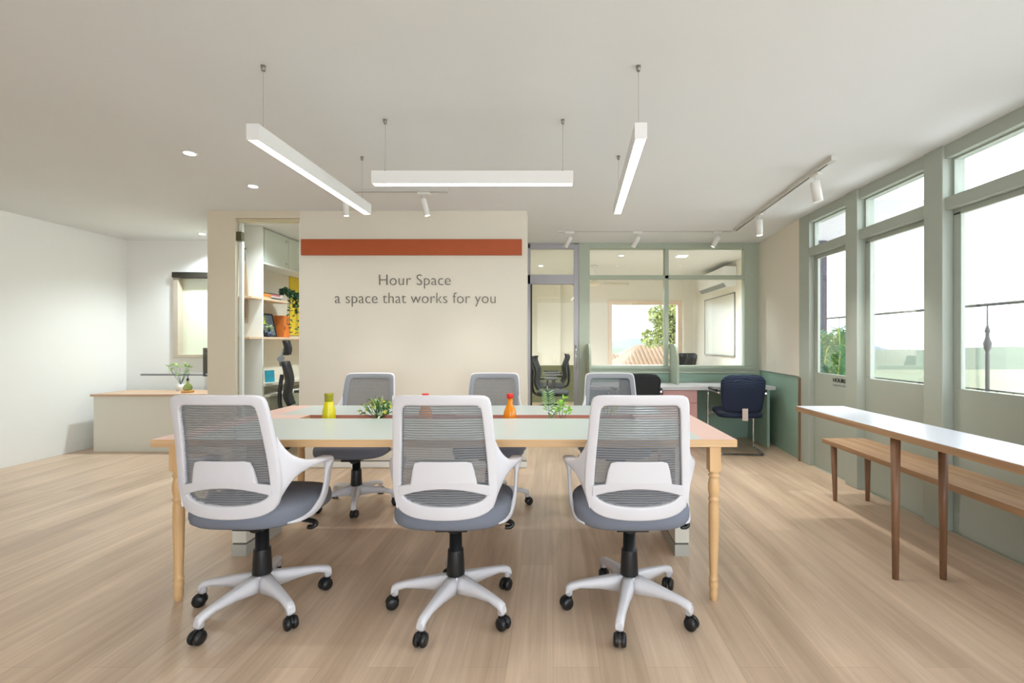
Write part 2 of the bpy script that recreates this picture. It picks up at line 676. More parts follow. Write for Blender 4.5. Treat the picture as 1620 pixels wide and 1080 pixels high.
# ------------------------------------------------------------------ sage partition with internal windows
PY = 5.85
def px(x): return (x - 875) / 126.5
def pz(y): return 1.19 + (541 - y) / 126.5
b = MB()
b.box(px(916), px(933), PY, PY + 0.10, 0, H)                    # left post
b.box(px(1178), 2.60, PY, PY + 0.10, 0, H)                      # right post
b.box(px(933), px(1178), PY, PY + 0.10, pz(393), H)             # head
b.box(px(933), px(1178), PY, PY + 0.10, pz(441), pz(435))
b.box(px(1052), px(1058), PY, PY + 0.10, pz(578), pz(393))
b.box(px(933), px(1178), PY, PY + 0.10, 0, pz(578))
b.box(px(930), px(1190), PY - 0.02, PY, pz(583), pz(579))
b.box(px(930), px(1192), PY - 0.035, PY, pz(590), pz(587))
struct(b.build('wall_partition', M_green, None, 0.003))
b = MB()
b.box(px(931), 2.58, PY - 0.012, PY - 0.001, 0.0, pz(591))
struct(b.build('wall_partition_dado', M_teal))
for i, (x0, x1, y0, y1) in enumerate([(933, 1052, 393, 435), (1058, 1178, 393, 435), (933, 1052, 441, 578), (1058, 1178, 441, 578)]):
    g = MB()
    g.box(px(x0), px(x1), PY + 0.045, PY + 0.053, pz(y1), pz(y0))
    struct(g.build('window_%d' % (i + 20), M_glass))

# aluminium glass door beside the partition
b = MB()
b.box(px(908), px(916), PY + 0.01, PY + 0.09, 0, H)
b.box(-0.60, px(908), PY + 0.01, PY + 0.09, pz(393), pz(386))
b.box(-0.60, px(908), PY + 0.01, PY + 0.09, pz(449), pz(434))
b.box(-0.60, px(839), PY + 0.01, PY + 0.09, 0, H)
b.box(-0.60, px(916), PY + 0.01, PY + 0.09, pz(386), H)
struct(b.build('trim_3', M_lilac, None, 0.003))
g = MB()
g.box(px(839), px(908), PY + 0.04, PY + 0.05, pz(434), pz(393))
struct(g.build('window_30', M_tint))
root = bpy.data.objects.new('door_1', None)
C.objects.link(root)
root['kind'] = 'structure'
g = MB()
g.box(px(840), px(908), PY + 0.04, PY + 0.05, 0.01, pz(449))
g.build('glass', M_tint, root)
g = MB()
g.box(px(839) , px(841.5), PY + 0.03, PY + 0.06, 0.01, pz(449))
g.build('hinge_stile', M_black, root)
g = MB()
g.cyl((px(911), PY - 0.04, pz(583)), (px(911), PY - 0.04, pz(546)), 0.011)
g.cyl((px(911), PY - 0.04, pz(578)), (px(911), PY + 0.02, pz(578)), 0.008)
g.cyl((px(911), PY - 0.04, pz(551)), (px(911), PY + 0.02, pz(551)), 0.008)
g.build('door_handle', M_chrome, root)

# ------------------------------------------------------------------ meeting room window and its view
b = MB()
x0, x1, z0, z1 = 1.18, 2.49, 0.73, 1.94
M_peach = wood_mat('pale_peach_timber', (236, 212, 188), (242, 222, 200), 0.5, 1.0, 'Z')
b.box(x0 - 0.08, x0, 9.32, 9.5, z0 - 0.08, z1 + 0.08)
b.box(x1, x1 + 0.08, 9.32, 9.5, z0 - 0.08, z1 + 0.08)
b.box(x0, x1, 9.32, 9.5, z1, z1 + 0.08)
b.box(x0, x1, 9.30, 9.5, z0 - 0.08, z0)
wf = struct(b.build('window_1', M_peach, None, 0.004))
g = MB()
g.box(x0, x1, 9.42, 9.428, z0, z1)
g.build('glass', M_glass, wf)

# far left window with a dark head rail
b = MB()
b.box(-4.60, -4.54, 5.66, 5.80, 1.00, 2.04)
b.box(-3.56, -3.50, 5.66, 5.80, 1.00, 2.04)
b.box(-4.54, -3.56, 5.66, 5.80, 1.00, 1.04)
b.box(-4.60, -3.50, 5.64, 5.80, 1.97, 2.035, 1)
wf = struct(b.build('window_2', [mat('pale_taupe_frame', (190, 178, 160), .5), mat('dark_bronze_rail', (42, 38, 30), 0.5)], None, 0.003))
g = MB()
g.box(-4.54, -3.56, 5.74, 5.748, 1.04, 1.97)
g.build('glass', see_through_mat('frosted_pane', (226, 230, 206), 0.12, 0.5), wf)

# ================================================================== LONG TABLE
TX0, TX1, TY0, TY1, TZ = -1.82, 0.833, 2.114, 3.256, 0.75
tb = thing('work_table', 'long shared work table with pale green tops, pink ends and plywood edges', 'table', ((TX0 + TX1) / 2, (TY0 + TY1) / 2, 0))
OX, OY = (TX0 + TX1) / 2, (TY0 + TY1) / 2
def L(x, y, z): return (x - OX, y - OY, z)
SX0, SX1, SY0, SY1 = -1.47, 0.48, 2.70, 2.83
b = MB()
def tbox(x0, x1, y0, y1, z0, z1, mi=0):
    b.box(x0 - OX, x1 - OX, y0 - OY, y1 - OY, z0, z1, mi)
tbox(TX0, TX1, TY0, SY0, TZ - 0.035, TZ - 0.001)
tbox(TX0, TX1, SY1, TY1, TZ - 0.035, TZ - 0.001)
tbox(TX0, SX0, SY0, SY1, TZ - 0.035, TZ - 0.001)
tbox(SX1, TX1, SY0, SY1, TZ - 0.035, TZ - 0.001)
b.build('tabletop', M_ply, tb, 0.002)
b = MB()
e = 0.004
for (ya, yb) in ((TY0 + e, SY0), (SY1, TY1 - e)):
    tbox(-1.665, 0.675, ya, yb, TZ - 0.001, TZ)
b.build('worktop_laminate', M_top, tb)
b = MB()
tbox(TX0 + e, -1.665, TY0 + e, TY1 - e, TZ - 0.001, TZ)
tbox(-1.665, SX0, SY0, SY1, TZ - 0.001, TZ)
b.build('end_laminate', M_pink, tb)
b = MB()
tbox(0.675, TX1 - e, TY0 + e, TY1 - e, TZ - 0.001, TZ)
tbox(SX1, 0.675, SY0, SY1, TZ - 0.001, TZ)
b.build('end_laminate', M_pink, tb)
b = MB()
tbox(SX0, SX1, SY0 - 0.01, SY0, TZ - 0.11, TZ - 0.036)
tbox(SX0, SX1, SY1, SY1 + 0.01, TZ - 0.11, TZ - 0.036)
tbox(SX0 - 0.01, SX0, SY0 - 0.01, SY1 + 0.01, TZ - 0.11, TZ - 0.036)
tbox(SX1, SX1 + 0.01, SY0 - 0.01, SY1 + 0.01, TZ - 0.11, TZ - 0.036)
tbox(SX0, SX1, SY0 - 0.01, SY1 + 0.01, TZ - 0.12, TZ - 0.11)
tbox(SX0, SX1, SY0 - 0.001, SY0 + 0.0008, TZ - 0.035, TZ - 0.0005)
tbox(SX0, SX1, SY1 - 0.0012, SY1 + 0.001, TZ - 0.11, TZ - 0.0005)
b.build('planter_trough', M_copper, tb)
TROUGH = TZ - 0.11
def turned_leg(x, y):
    b = MB()
    ox, oy = x - OX, y - OY
    b.box(ox - 0.025, ox + 0.025, oy - 0.025, oy + 0.025, 0.60, TZ - 0.035)
    prof = [(0.010, 0.601), (0.0245, 0.600), (0.025, 0.594), (0.018, 0.588), (0.0245, 0.580), (0.0245, 0.574), (0.019, 0.568), (0.021, 0.560), (0.0255, 0.535), (0.025, 0.505),
            (0.020, 0.482), (0.0195, 0.477), (0.024, 0.470), (0.024, 0.463), (0.0195, 0.457), (0.0225, 0.44), (0.0235, 0.38), (0.021, 0.24), (0.0175, 0.125), (0.017, 0.112), (0.021, 0.104),
            (0.021, 0.097), (0.017, 0.090), (0.021, 0.080), (0.021, 0.066), (0.0165, 0.055), (0.0195, 0.04), (0.0185, 0.02), (0.014, 0.002), (0.013, 0.0)]
    b.lathe(prof[::-1], ox, oy, 20)
    return b.build('leg', M_leg, tb)
for x in (-1.728, 0.741):
    for y in (TY0 + 0.045, TY1 - 0.045):
        turned_leg(x, y)
for x in (-1.745, 0.717):
    b = MB()
    tbox(x - 0.039, x + 0.039, 2.60, 2.94, 0.075, TZ - 0.12)
    tbox(x - 0.036, x + 0.036, 2.603, 2.937, 0.063, 0.076, 1)
    tbox(x - 0.040, x + 0.040, 2.599, 2.941, 0.0, 0.064, 2)
    b.build('cable_pedestal', [mat('white_panel', (226, 222, 208), 0.5), M_letter, mat('grey_plinth', (188, 186, 176), 0.5)], tb)

# ================================================================== OFFICE CHAIR
def chaikin(pts, it=3):
    for _ in range(it):
        o = []
        n = len(pts)
        for i in range(n):
            a, c = pts[i], pts[(i + 1) % n]
            o.append((a[0] * .75 + c[0] * .25, a[1] * .75 + c[1] * .25))
            o.append((a[0] * .25 + c[0] * .75, a[1] * .25 + c[1] * .75))
        pts = o
    return pts

def closed(half):
    return [(x, z) for x, z in half] + [(-x, z) for x, z in reversed(half) if x > 1e-6]

OUT = chaikin(closed([(0, .984), (.08, .984), (.165, .983), (.187, .975), (.194, .945), (.200, .86), (.208, .75), (.214, .65), (.213, .575), (.196, .515), (.150, .486), (.08, .474), (0, .471)]), 3)
INN = chaikin(closed([(0, .943), (.08, .943), (.138, .943), (.152, .936), (.157, .915), (.163, .83), (.170, .74), (.175, .66), (.177, .60), (.168, .562), (.125, .540), (.07, .530), (0, .527)]), 3)

def radial(poly, cx, cz, th):
    dx, dz = math.cos(th), math.sin(th)
    best = 0
    n = len(poly)
    for i in range(n):
        ax, az = poly[i][0] - cx, poly[i][1] - cz
        bx, bz = poly[(i + 1) % n][0] - cx, poly[(i + 1) % n][1] - cz
        ex, ez = bx - ax, bz - az
        den = dx * ez - dz * ex
        if abs(den) < 1e-12:
            continue
        t = (ax * ez - az * ex) / den
        u = (ax * dz - az * dx) / den
        if t > 0 and -1e-9 <= u <= 1 + 1e-9:
            best = max(best, t)
    return cx + dx * best, cz + dz * best

def half_w(poly, z):
    xs = []
    n = len(poly)
    for i in range(n):
        a, c = poly[i], poly[(i + 1) % n]
        if (a[1] - z) * (c[1] - z) <= 0 and abs(a[1] - c[1]) > 1e-9:
            t = (z - a[1]) / (c[1] - a[1])
            xs.append(a[0] + t * (c[0] - a[0]))
    return max(xs) if xs else 0

def yb(x, z):
    t = (z - 0.47) / 0.51
    return -0.228 - 0.075 * t + 0.022 * math.sin(PI * min(max(t, 0), 1)) * 0.6 + 0.65 * x * x

def ring_part(outp, innp, y0, y1, n=96):
    b = MB()
    angs = [2 * PI * i / n for i in range(n)]
    o = [radial(outp, 0, .73, a) for a in angs]
    i_ = [radial(innp, 0, .73, a) for a in angs]
    lo = [((x, yb(x, z) + y0, z)) for x, z in o]
    li = [((x, yb(x, z) + y0, z)) for x, z in i_]
    hi = [((x, yb(x, z) + y1, z)) for x, z in i_]
    ho = [((x, yb(x, z) + y1, z)) for x, z in o]
    vs = lo + li + hi + ho
    fs = []
    for k in range(4):
        for j in range(n):
            q = (j + 1) % n
            a, c = k * n, ((k + 1) % 4) * n
            fs.append((a + j, c + j, c + q, a + q))
    b.add(vs, fs, 0, True)
    return b

def star_base(root, mat_base, ang0, r_out=0.27, caster=True):
    b = MB()
    b.lathe([(0.030, 0.075), (0.040, 0.080), (0.044, 0.10), (0.042, 0.145), (0.036, 0.156), (0.02, 0.158)], 0, 0, 24)
    for k in range(5):
        a = ang0 + k * 2 * PI / 5
        c, s = math.cos(a), math.sin(a)
        def P(r, t, z): return (r * c - t * s, r * s + t * c, z)
        secs = []
        for r, hw, zt, zb in ((0.02, .028, .154, .082), (0.06, .026, .150, .086), (0.14, .021, .138, .096), (0.22, .0185, .124, .098), (0.262, .0175, .114, .084), (0.280, .0165, .106, .070), (0.286, .0150, .092, .066)):
            z_m = (zt + zb) / 2
            secs.append([P(r, -hw, zb), P(r, hw, zb), P(r, hw * 1.05, z_m), P(r, hw * .8, zt - .004), P(r, hw * .45, zt), P(r, -hw * .45, zt), P(r, -hw * .8, zt - .004), P(r, -hw * 1.05, z_m)])
        b.rings(secs)
        cx, cy = r_out * c, r_out * s
        b.lathe([(0.0155, 0.060), (0.0160, 0.09), (0.0155, 0.100)], cx, cy, 14)
    base = b.build('star_base', mat_base, root)
    if caster:
        rnd = random.Random(int(ang0 * 1000))
        for k in range(5):
            a = ang0 + k * 2 * PI / 5
            cx, cy = r_out * math.cos(a), r_out * math.sin(a)
            q = -PI / 2 + rnd.uniform(-0.9, 0.9) + (0.5 if k % 2 else -0.3)
            u = Vector((math.cos(q), math.sin(q), 0))       # trailing direction
            v = Vector((-math.sin(q), math.cos(q), 0))      # axle
            m = MB()
            ctr = Vector((cx, cy, 0.0275)) + u * 0.013
            for sgn in (-1, 1):
                p0 = ctr + v * sgn * 0.006
                prof = [(0.010, 0.0), (0.0255, 0.0), (0.0272, 0.003), (0.0272, 0.011), (0.022, 0.0185), (0.008, 0.020)]
                rs = []
                for rr, off in prof:
                    rs.append([p0 + v * sgn * off + u * rr * math.cos(2 * PI * j / 22) + Vector((0, 0, 1)) * rr * math.sin(2 * PI * j / 22) for j in range(22)])
                m.rings(rs)
            rs = []
            for off in (-0.005, 0.005):
                rs.append([ctr + v * off + (u * math.cos(t) + Vector((0, 0, 1)) * math.sin(t)) * 0.0295 for t in [R(20 + 8 * j) for j in range(21)]] + [ctr + v * off])
            m.rings(rs, smooth=False)
            m.cyl((cx, cy, 0.04), (cx, cy, 0.066), 0.012, 0.014, 12)
            m.build('caster', M_black, root)
    return base

def make_office_chair():
    t = thing('office_chair', 'x', 'chair', group='white framed mesh office chairs around the long table')
    ring_part(OUT, INN, 0.0, 0.024).build('back_frame', M_plastic, t, 0.007, 3)
    # grey trim around the mesh on the sitting side
    o2 = [(x * 0.965, 0.73 + (z - 0.73) * 0.975) for x, z in OUT]
    ring_part(o2, [(x * .99, 0.73 + (z - .73) * .99) for x, z in INN], 0.0235, 0.031).build('back_trim', M_trim, t, 0.002)
    # woven mesh: threads over a sheer ground
    b = MB()
    z = 0.534
    while z < 0.944:
        w_ = half_w(INN, min(max(z, 0.529), 0.9425)) + 0.006
        n = 14
        vs = []
        for i in range(n + 1):
            x = -w_ + 2 * w_ * i / n
            for dz in (0, 0.0050):
                vs.append((x, yb(x, z + dz) + 0.013 + 0.0014 * math.sin(i * 2.1 + z * 90), z + dz + 0.0004 * math.sin(i * .9 + z * 40)))
        b.add(vs, [(2 * i, 2 * i + 2, 2 * i + 3, 2 * i + 1) for i in range(n)], 0, True)
        z += 0.0098
    nz = 20
    vs = []
    for j in range(nz + 1):
        zz = 0.528 + (0.9425 - 0.528) * j / nz
        w_ = half_w(INN, zz) + 0.004
        for i in range(9):
            x = -w_ + 2 * w_ * i / 8
            vs.append((x, yb(x, zz) + 0.0165, zz))
    b.add(vs, [(j * 9 + i, j * 9 + i + 1, (j + 1) * 9 + i + 1, (j + 1) * 9 + i) for j in range(nz) for i in range(8)], 1, True)
    b.build('mesh_panel', [M_thread, M_film], t)
    # lumbar support: arched bar with a rounded tab
    pr = []
    N = 36
    up, lo = [], []
    for i in range(N + 1):
        x = -0.184 + 0.368 * i / N
        ax = abs(x)
        bar_top = 0.634 - 0.022 * (ax / 0.184) ** 2
        bar_lo = 0.604 - 0.036 * (ax / 0.184) ** 2
        # tab outline
        if ax < 0.104:
            tb_ = 0.716
        elif ax < 0.132:
            q = (ax - 0.104) / 0.028
            tb_ = 0.716 - 0.085 * q ** 2.2
        else:
            tb_ = 0
        if 0.085 < ax < 0.104:
            tb_ = 0.716 - 0.004 * ((ax - 0.085) / 0.019) ** 2
        up.append((x, max(bar_top, tb_)))
        lo.append((x, bar_lo))
    vs = []
    for (x, zu), (_, zl) in zip(up, lo):
        mid = min(zu, 0.63)
        for off in (-0.004, 0.006):
            vs += [(x, yb(x, zl) + off, zl), (x, yb(x, mid) + off - (0.004 if off < 0 else 0), mid), (x, yb(x, zu) + off, zu)]
    b = MB()
    fs = []
    for i in range(N):
        a, c = 6 * i, 6 * (i + 1)
        fs += [(a, c, c + 1, a + 1), (a + 1, c + 1, c + 2, a + 2), (a + 4, c + 4, c + 3, a + 3), (a + 5, c + 5, c + 4, a + 4), (a, a + 3, c + 3, c), (a + 2, c + 2, c + 5, a + 5)]
    fs += [(0, 1, 4, 3), (1, 2, 5, 4), (6 * N, 6 * N + 3, 6 * N + 4, 6 * N + 1), (6 * N + 1, 6 * N + 4, 6 * N + 5, 6 * N + 2)]
    b.add(vs, fs, 0, False)
    b.build('lumbar_support', M_plastic, t, 0.003)
    # arm loops
    path = [(.194, -.206, .666), (.208, -.184, .666), (.229, -.148, .667), (.248, -.090, .665), (.261, -.025, .663), (.268, .030, .662), (.269, .056, .657), (.269, .068, .638),
            (.268, .066, .60), (.266, .055, .54), (.262, .030, .485), (.254, -.015, .450), (.243, -.065, .437), (.228, -.115, .434), (.205, -.15, .436)]
    secs = [(.150, .006), (.104, .008), (.052, .011), (.022, .018), (.012, .026), (.011, .029), (.013, .028), (.018, .022), (.022, .010), (.022, .008), (.021, .009), (.018, .010), (.012, .012), (.008, .012), (.004, .010)]
    P = spline(path, 3)
    S = spline([(a, c, 0) for a, c in secs], 3)
    for sg in (1, -1):
        m = MB()
        m.sweep(P, [(q[0], q[1]) for q in S], (1, 0, 0), 16)
        if sg < 0:
            m = m.mirror_x()
        m.build('armrest', M_plastic, t)
    # seat cushion
    b = MB()
    rs = []
    def sup(hx, hy, cy, z, n=48, p=0.62):
        r = []
        for i in range(n):
            th = 2 * PI * i / n
            c, s = math.cos(th), math.sin(th)
            r.append((hx * math.copysign(abs(c) ** p, c) * (1 + 0.04 * s), cy + hy * math.copysign(abs(s) ** p, s), z))
        return r
    for sc, z in ((.80, .420), (.93, .423), (.985, .434), (1.0, .452), (1.0, .470), (.985, .486), (.95, .496), (.85, .503), (.6, .505), (.25, .504)):
        rs.append(sup(.253 * sc, .228 * sc, .012, z))
    b.rings(rs)
    b.build('seat', M_seat, t)
    b = MB()
    b.box(-.07, .07, -.10, .10, .375, .42)
    b.cyl((0, -.06, .385), (0, .06, .385), .035)
    b.build('tilt_mechanism', M_black, t, 0.006)
    b = MB()
    b.cyl((.06, .02, .395), (.20, .0, .392), .005, .005, 8)
    pth = [(.19, .0, .393), (.215, -.005, .393), (.245, -.012, .390), (.258, -.02, .380), (.245, -.024, .370), (.225, -.024, .371)]
    b.sweep(spline(pth, 3), [(.009, .012)] * 16, (0, 1, 0), 10)
    b.build('lever', M_black, t)
    b = MB()
    b.lathe([(.039, .150), (.040, .156), (.035, .258), (.034, .264), (.028, .266), (.0265, .385)], 0, 0, 28)
    b.build('gas_column', M_black, t)
    star_base(t, M_plastic, R(-107))
    return t

def sit_lower(o, dz):
    for c in o.children:
        if not c.name.startswith(('star_base', 'caster', 'gas_column')):
            c.location.z -= dz
    return o
ch = make_office_chair()
ch.location = (0.342, 2.10, 0)
ch['label'] = 'white mesh office chair on the near side, nearest the turned table leg'
dup(ch, (-0.437, 2.10, 0), 0, 'white mesh office chair, middle one of the three on the near side of the table')
dup(ch, (-1.312, 2.11, 0), R(-2), 'white mesh office chair on the near side, leftmost and cut by the photo edge')
sit_lower(dup(ch, (-1.434, 3.41, 0), R(180), 'white mesh office chair across the table, behind the yellow carafe'), .035)
sit_lower(dup(ch, (-0.46, 3.42, 0), R(180), 'white mesh office chair across the table, behind the orange bottle with red cap'), .035)
sit_lower(dup(ch, (0.445, 3.42, 0), R(180), 'white mesh office chair across the table, in front of the black visitor chair'), .035)

# ================================================================== PENDANT LIGHTS
def pendant(cx, cy, cz, rz, label, mounts, length=1.19):
    t = thing('pendant_light', label, 'light', (cx, cy, cz), rz, 'linear pendant lights over the table')
    hl = length / 2
    b = MB()
    b.box(-0.0265, 0.0265, -hl, hl, 0.006, 0.070)
    b.box(-0.0265, -0.022, -hl, hl, 0, 0.006)
    b.box(0.022, 0.0265, -hl, hl, 0, 0.006)
    b.box(-0.022, 0.022, -hl, -hl + .004, 0, 0.006)
    b.box(-0.022, 0.022, hl - .004, hl, 0, 0.006)
    b.build('housing', mat('white_powder_coat', (228, 226, 222), 0.4), t)
    b = MB()
    b.box(-0.022, 0.022, -hl + .004, hl - .004, 0.002, 0.0055)
    b.build('diffuser', M_led, t)
    for my in mounts:
        b = MB()
        b.cyl((0, my, 0.070), (0, my, H - cz - 0.02), 0.0008, None, 6)
        b.build('suspension_wire', mat('steel_wire', (150, 148, 142), 0.5), t)
        b = MB()
        b.cyl((0, my, 0.068), (0, my, 0.084), 0.005, 0.003, 10)
        b.build('wire_gripper', M_letter, t)
        b = MB()
        b.cyl((0, my, H - cz - 0.024), (0, my, H - cz - 0.001), 0.008, 0.011, 14)
        b.build('ceiling_mount', mat('grey_metal', (150, 148, 140), 0.4, metal=0.5), t)
    area_light('pendant_glow', t, (0, 0, -0.002), 0.04, length - 0.02, PENDANT_W, COOL)
    return t
pendant(-1.289, 2.62, 2.066, R(-1.3), 'linear pendant light hanging over the left end, running front to back', (-.52, .51))
pendant(0.410, 2.61, 2.066, R(-3.0), 'linear pendant light hanging over the right end, seen almost end on', (-.51, .51))
pendant(-0.446, 2.607, 2.066, R(90), 'linear pendant light hanging crosswise above the middle of the table', (-.50, .49), 1.115)

# ================================================================== TRACKS AND SPOTS
def track(a, c, label, dp=.030):
    a, c = Vector(a), Vector(c)
    d = (c - a)
    L_ = d.length
    t = thing('light_track', label, 'track', (a.x, a.y, H), math.atan2(d.y, d.x), None)
    b = MB()
    b.box(0, L_, -0.018, -0.0085, -dp, -0.0005)
    b.box(0, L_, 0.0085, 0.018, -dp, -0.0005)
    b.box(0, L_, -0.0085, 0.0085, -dp * .6, -0.0005)
    b.build('rail', mat('track_white', (206, 203, 196), 0.4), t)
    b = MB()
    b.box(0.01, L_ - 0.01, -0.0083, 0.0083, -dp * .67, -dp * .6)
    b.build('conductor_slot', mat('dark_slot', (60, 58, 56), 0.5), t)
    b = MB()
    b.box(L_ - 0.06, L_ + 0.02, -0.019, 0.019, -dp - .004, -0.0005)
    b.build('feed_box', mat('track_white', (206, 203, 196), 0.4), t)
    return t

def spot(x, y, tilt, pan, label, group, r=0.027, ln=0.125, tw=1.0, adapter_dir=0, dp=.031):
    """head points along (0,0,-1) tilted by tilt towards pan"""
    t = thing('spotlight', label, 'spotlight', (x, y, H - dp), 0, group)
    b = MB()
    c, s = math.cos(adapter_dir), math.sin(adapter_dir)
    b.hexa([(q[0] * c - q[1] * s, q[0] * s + q[1] * c, -0.022) for q in ((-.05, -.015), (.05, -.015), (.05, .015), (-.05, .015))],
           [(q[0] * c - q[1] * s, q[0] * s + q[1] * c, 0.0) for q in ((-.05, -.015), (.05, -.015), (.05, .015), (-.05, .015))])
    b.build('track_adapter', mat('lamp_white', (228, 225, 218), 0.4), t, 0.002)
    b = MB()
    b.cyl((0, 0, -0.02), (0, 0, -0.075), 0.0045, None, 10)
    b.build('stem', mat('lamp_white', (228, 225, 218), 0.4), t)
    d = Vector((math.sin(tilt) * math.cos(pan), math.sin(tilt) * math.sin(pan), -math.cos(tilt)))
    p0 = Vector((0, 0, -0.075)) - d * 0.02
    b = MB()
    u = d.orthogonal().normalized()
    v = d.cross(u)
    prof = [(r * .2, 0), (r * .92, 0), (r, 0.006), (r, ln), (r * .88, ln), (r * .80, ln - 0.012)]
    b.rings([[p0 + d * z + u * q * math.cos(2 * PI * i / 24) + v * q * math.sin(2 * PI * i / 24) for i in range(24)] for q, z in prof])
    b.build('lamp_head', mat('lamp_white', (228, 225, 218), 0.4), t)
    b = MB()
    b.cyl(p0 + d * (ln - 0.011), p0 + d * (ln - 0.006), r * .84, None, 20)
    b.build('lens', M_ledw, t)
    rot = d.to_track_quat('-Z', 'Y').to_euler()
    spot_light('spot_beam', t, p0 + d * (ln + 0.005), rot, SPOT_W * tw, WARM, 75, 0.8)
    return t

track((1.99, 5.12, 0), (1.865, 3.12, 0), 'white ceiling track running along the window side, holding two spotlights')
track((2.00, 5.22, 0), (0.07, 5.22, 0), 'white ceiling track in front of the glazed partition, holding three spotlights', .010)
track((-1.85, 3.80, 0), (-0.875, 3.80, 0), 'white ceiling track in front of the lettered wall, behind the crosswise pendant', .022)
G1 = 'spotlights on the window track'
spot(1.883, 3.36, R(14), R(20), 'larger grey-white spotlight nearest the camera on the window track', G1, 0.033, 0.145, 1.2, R(93))
spot(1.948, 4.42, R(3), R(-90), 'white spotlight hanging straight down, far one on the window track', G1, 0.031, 0.15, 1.0, R(93))
G2 = 'spotlights before the glazed partition'
for x, l in ((0.185, 'leftmost spotlight on the partition track, above the glass door'), (0.945, 'middle spotlight on the partition track'), (1.835, 'rightmost spotlight on the partition track, above the air conditioner pane')):
    spot(x, 5.22, R(30), R(165), l, G2, 0.026, 0.125, 0.8, 0, .0105)
G3 = 'spotlights before the lettered wall'
spot(-1.05, 3.80, R(14), R(10), 'tilted white spotlight just below the middle of the crosswise pendant', G3, 0.025, 0.14, 0.8, 0, .0225)
spot(-1.685, 3.80, R(3), R(0), 'white spotlight half hidden behind the far end of a pendant', G3, 0.024, 0.14, 0.8, 0, .0225)

def downlight(x, y, label, r=0.035, square=0, tw=1.0, group='recessed downlights in the main room ceiling'):
    t = thing('ceiling_downlight', label, 'downlight', (x, y, H), 0, group)
    b = MB()
    if square:
        b.box(-square, square, -square, square, -0.004, -0.0005)
    else:
        b.lathe([(r * .9, -0.003), (r * 1.25, -0.004), (r * 1.35, -0.0005)], 0, 0, 28)
    b.build('rim', M_white, t)
    b = MB()
    if square:
        b.box(-square * .9, square * .9, -square * .9, square * .9, -0.006, -0.0042)
    else:
        b.lathe([(0.002, -0.0050), (r * .9, -0.0050), (r * .9, -0.0035)], 0, 0, 28)
    b.build('lens', M_ledg, t)
    spot_light('downlight_beam', t, (0, 0, -0.02), (0, 0, 0), DOWN_W * tw, NEUTRAL, 140, 0.9, 0.04)
    return t
downlight(-2.385, 3.07, 'round recessed downlight at the left edge of the ceiling, nearest the camera')
downlight(-2.386, 3.72, 'round recessed downlight between the left pendant and the beige pillar')
downlight(-4.02, 5.36, 'small recessed downlight far back beside the beige pillar', tw=14)
downlight(0.977, 6.7, 'round downlight in the meeting room ceiling, seen through the upper left pane', group='meeting room downlights', tw=21)
downlight(1.86, 6.75, 'square downlight in the meeting room ceiling, seen through the upper right pane', square=0.075, group='meeting room downlights', tw=21)
downlight(-0.2, 7.6, 'round downlight in the meeting room behind the aluminium glass door', group='meeting room downlights', tw=21)
downlight(-2.2, 5.75, 'added unseen lamp brightening the shelf room from far inside', group='lamps added to light the shelf room', tw=16)  # added fill lamp, out of view behind the lettered wall
downlight(-2.75, 4.74, 'added lamp hidden behind the glass door head, brightening the white upright', group='lamps added to light the shelf room', tw=7)  # extra fill lamp tucked out of sight to light the upright's near face

# ================================================================== SIGN BOARD AND LETTERING
b = MB()
b.box(-2.37, -0.293, 4.395, 4.4185, 2.008, 2.158)
tag(b.build('wall_board', M_rust, None, 0.002), 'long rust orange board fixed high on the lettered wall', 'board')
def wall_text(txt, size, x_mid, width, z, label):
    t = bpy.data.curves.new('t', 'FONT')
    t.body = txt
    t.size = size
    t.extrude = 0.003
    t.offset = -0.0022
    t.resolution_u = 6
    t.space_character = 1.03
    to = bpy.data.objects.new('t', t)
    C.objects.link(to)
    dg = bpy.context.evaluated_depsgraph_get()
    me = bpy.data.meshes.new_from_object(to.evaluated_get(dg))
    bpy.data.objects.remove(to)
    xs = [v.co.x for v in me.vertices]
    k = width / (max(xs) - min(xs))
    mid = (max(xs) + min(xs)) / 2
    for v in me.vertices:
        x, y, zz = v.co
        v.co = ((x - mid) * k, -zz, y)
    # glyph islands gathered into words: a word ends where the gap is wider than between letters
    par = list(range(len(me.vertices)))
    def find(a):
        while par[a] != a:
            par[a] = par[par[a]]
            a = par[a]
        return a
    for e_ in me.edges:
        a, c = find(e_.vertices[0]), find(e_.vertices[1])
        par[a] = c
    isl = {}
    for v in me.vertices:
        isl.setdefault(find(v.index), []).append(v.index)
    order = sorted(isl.values(), key=lambda L_: min(me.vertices[i].co.x for i in L_))
    words_, right = [], -1e9
    for L_ in order:
        x0_ = min(me.vertices[i].co.x for i in L_)
        x1_ = max(me.vertices[i].co.x for i in L_)
        if x0_ - right > size * .19:
            words_.append(set())
        words_[-1].update(L_)
        right = max(right, x1_)
    t = thing('wall_lettering', label, 'lettering', (x_mid, 4.4165, z), 0, 'grey lettering on the wall')
    for w_ in words_:
        idx = sorted(w_)
        mp_ = {a: k_ for k_, a in enumerate(idx)}
        m = MB()
        m.v = [tuple(me.vertices[a].co) for a in idx]
        for p_ in me.polygons:
            if p_.vertices[0] in w_:
                m.f.append([mp_[a] for a in p_.vertices]); m.mi.append(0); m.sm.append(False)
        m.build('word', M_letter, t)
    bpy.data.meshes.remove(me)
    return t
wall_text('Hour Space', 0.149, (656.5 - 875) / 167.5, 113 / 167.5, 1.19 + (541 - 451) / 167.5, 'grey lettering reading Hour Space, upper line on the cream wall')
wall_text('a space that works for you', 0.149, (657 - 875) / 167.5, 254 / 167.5, 1.19 + (541 - 479.5) / 167.5, 'grey lettering reading a space that works for you, lower line')

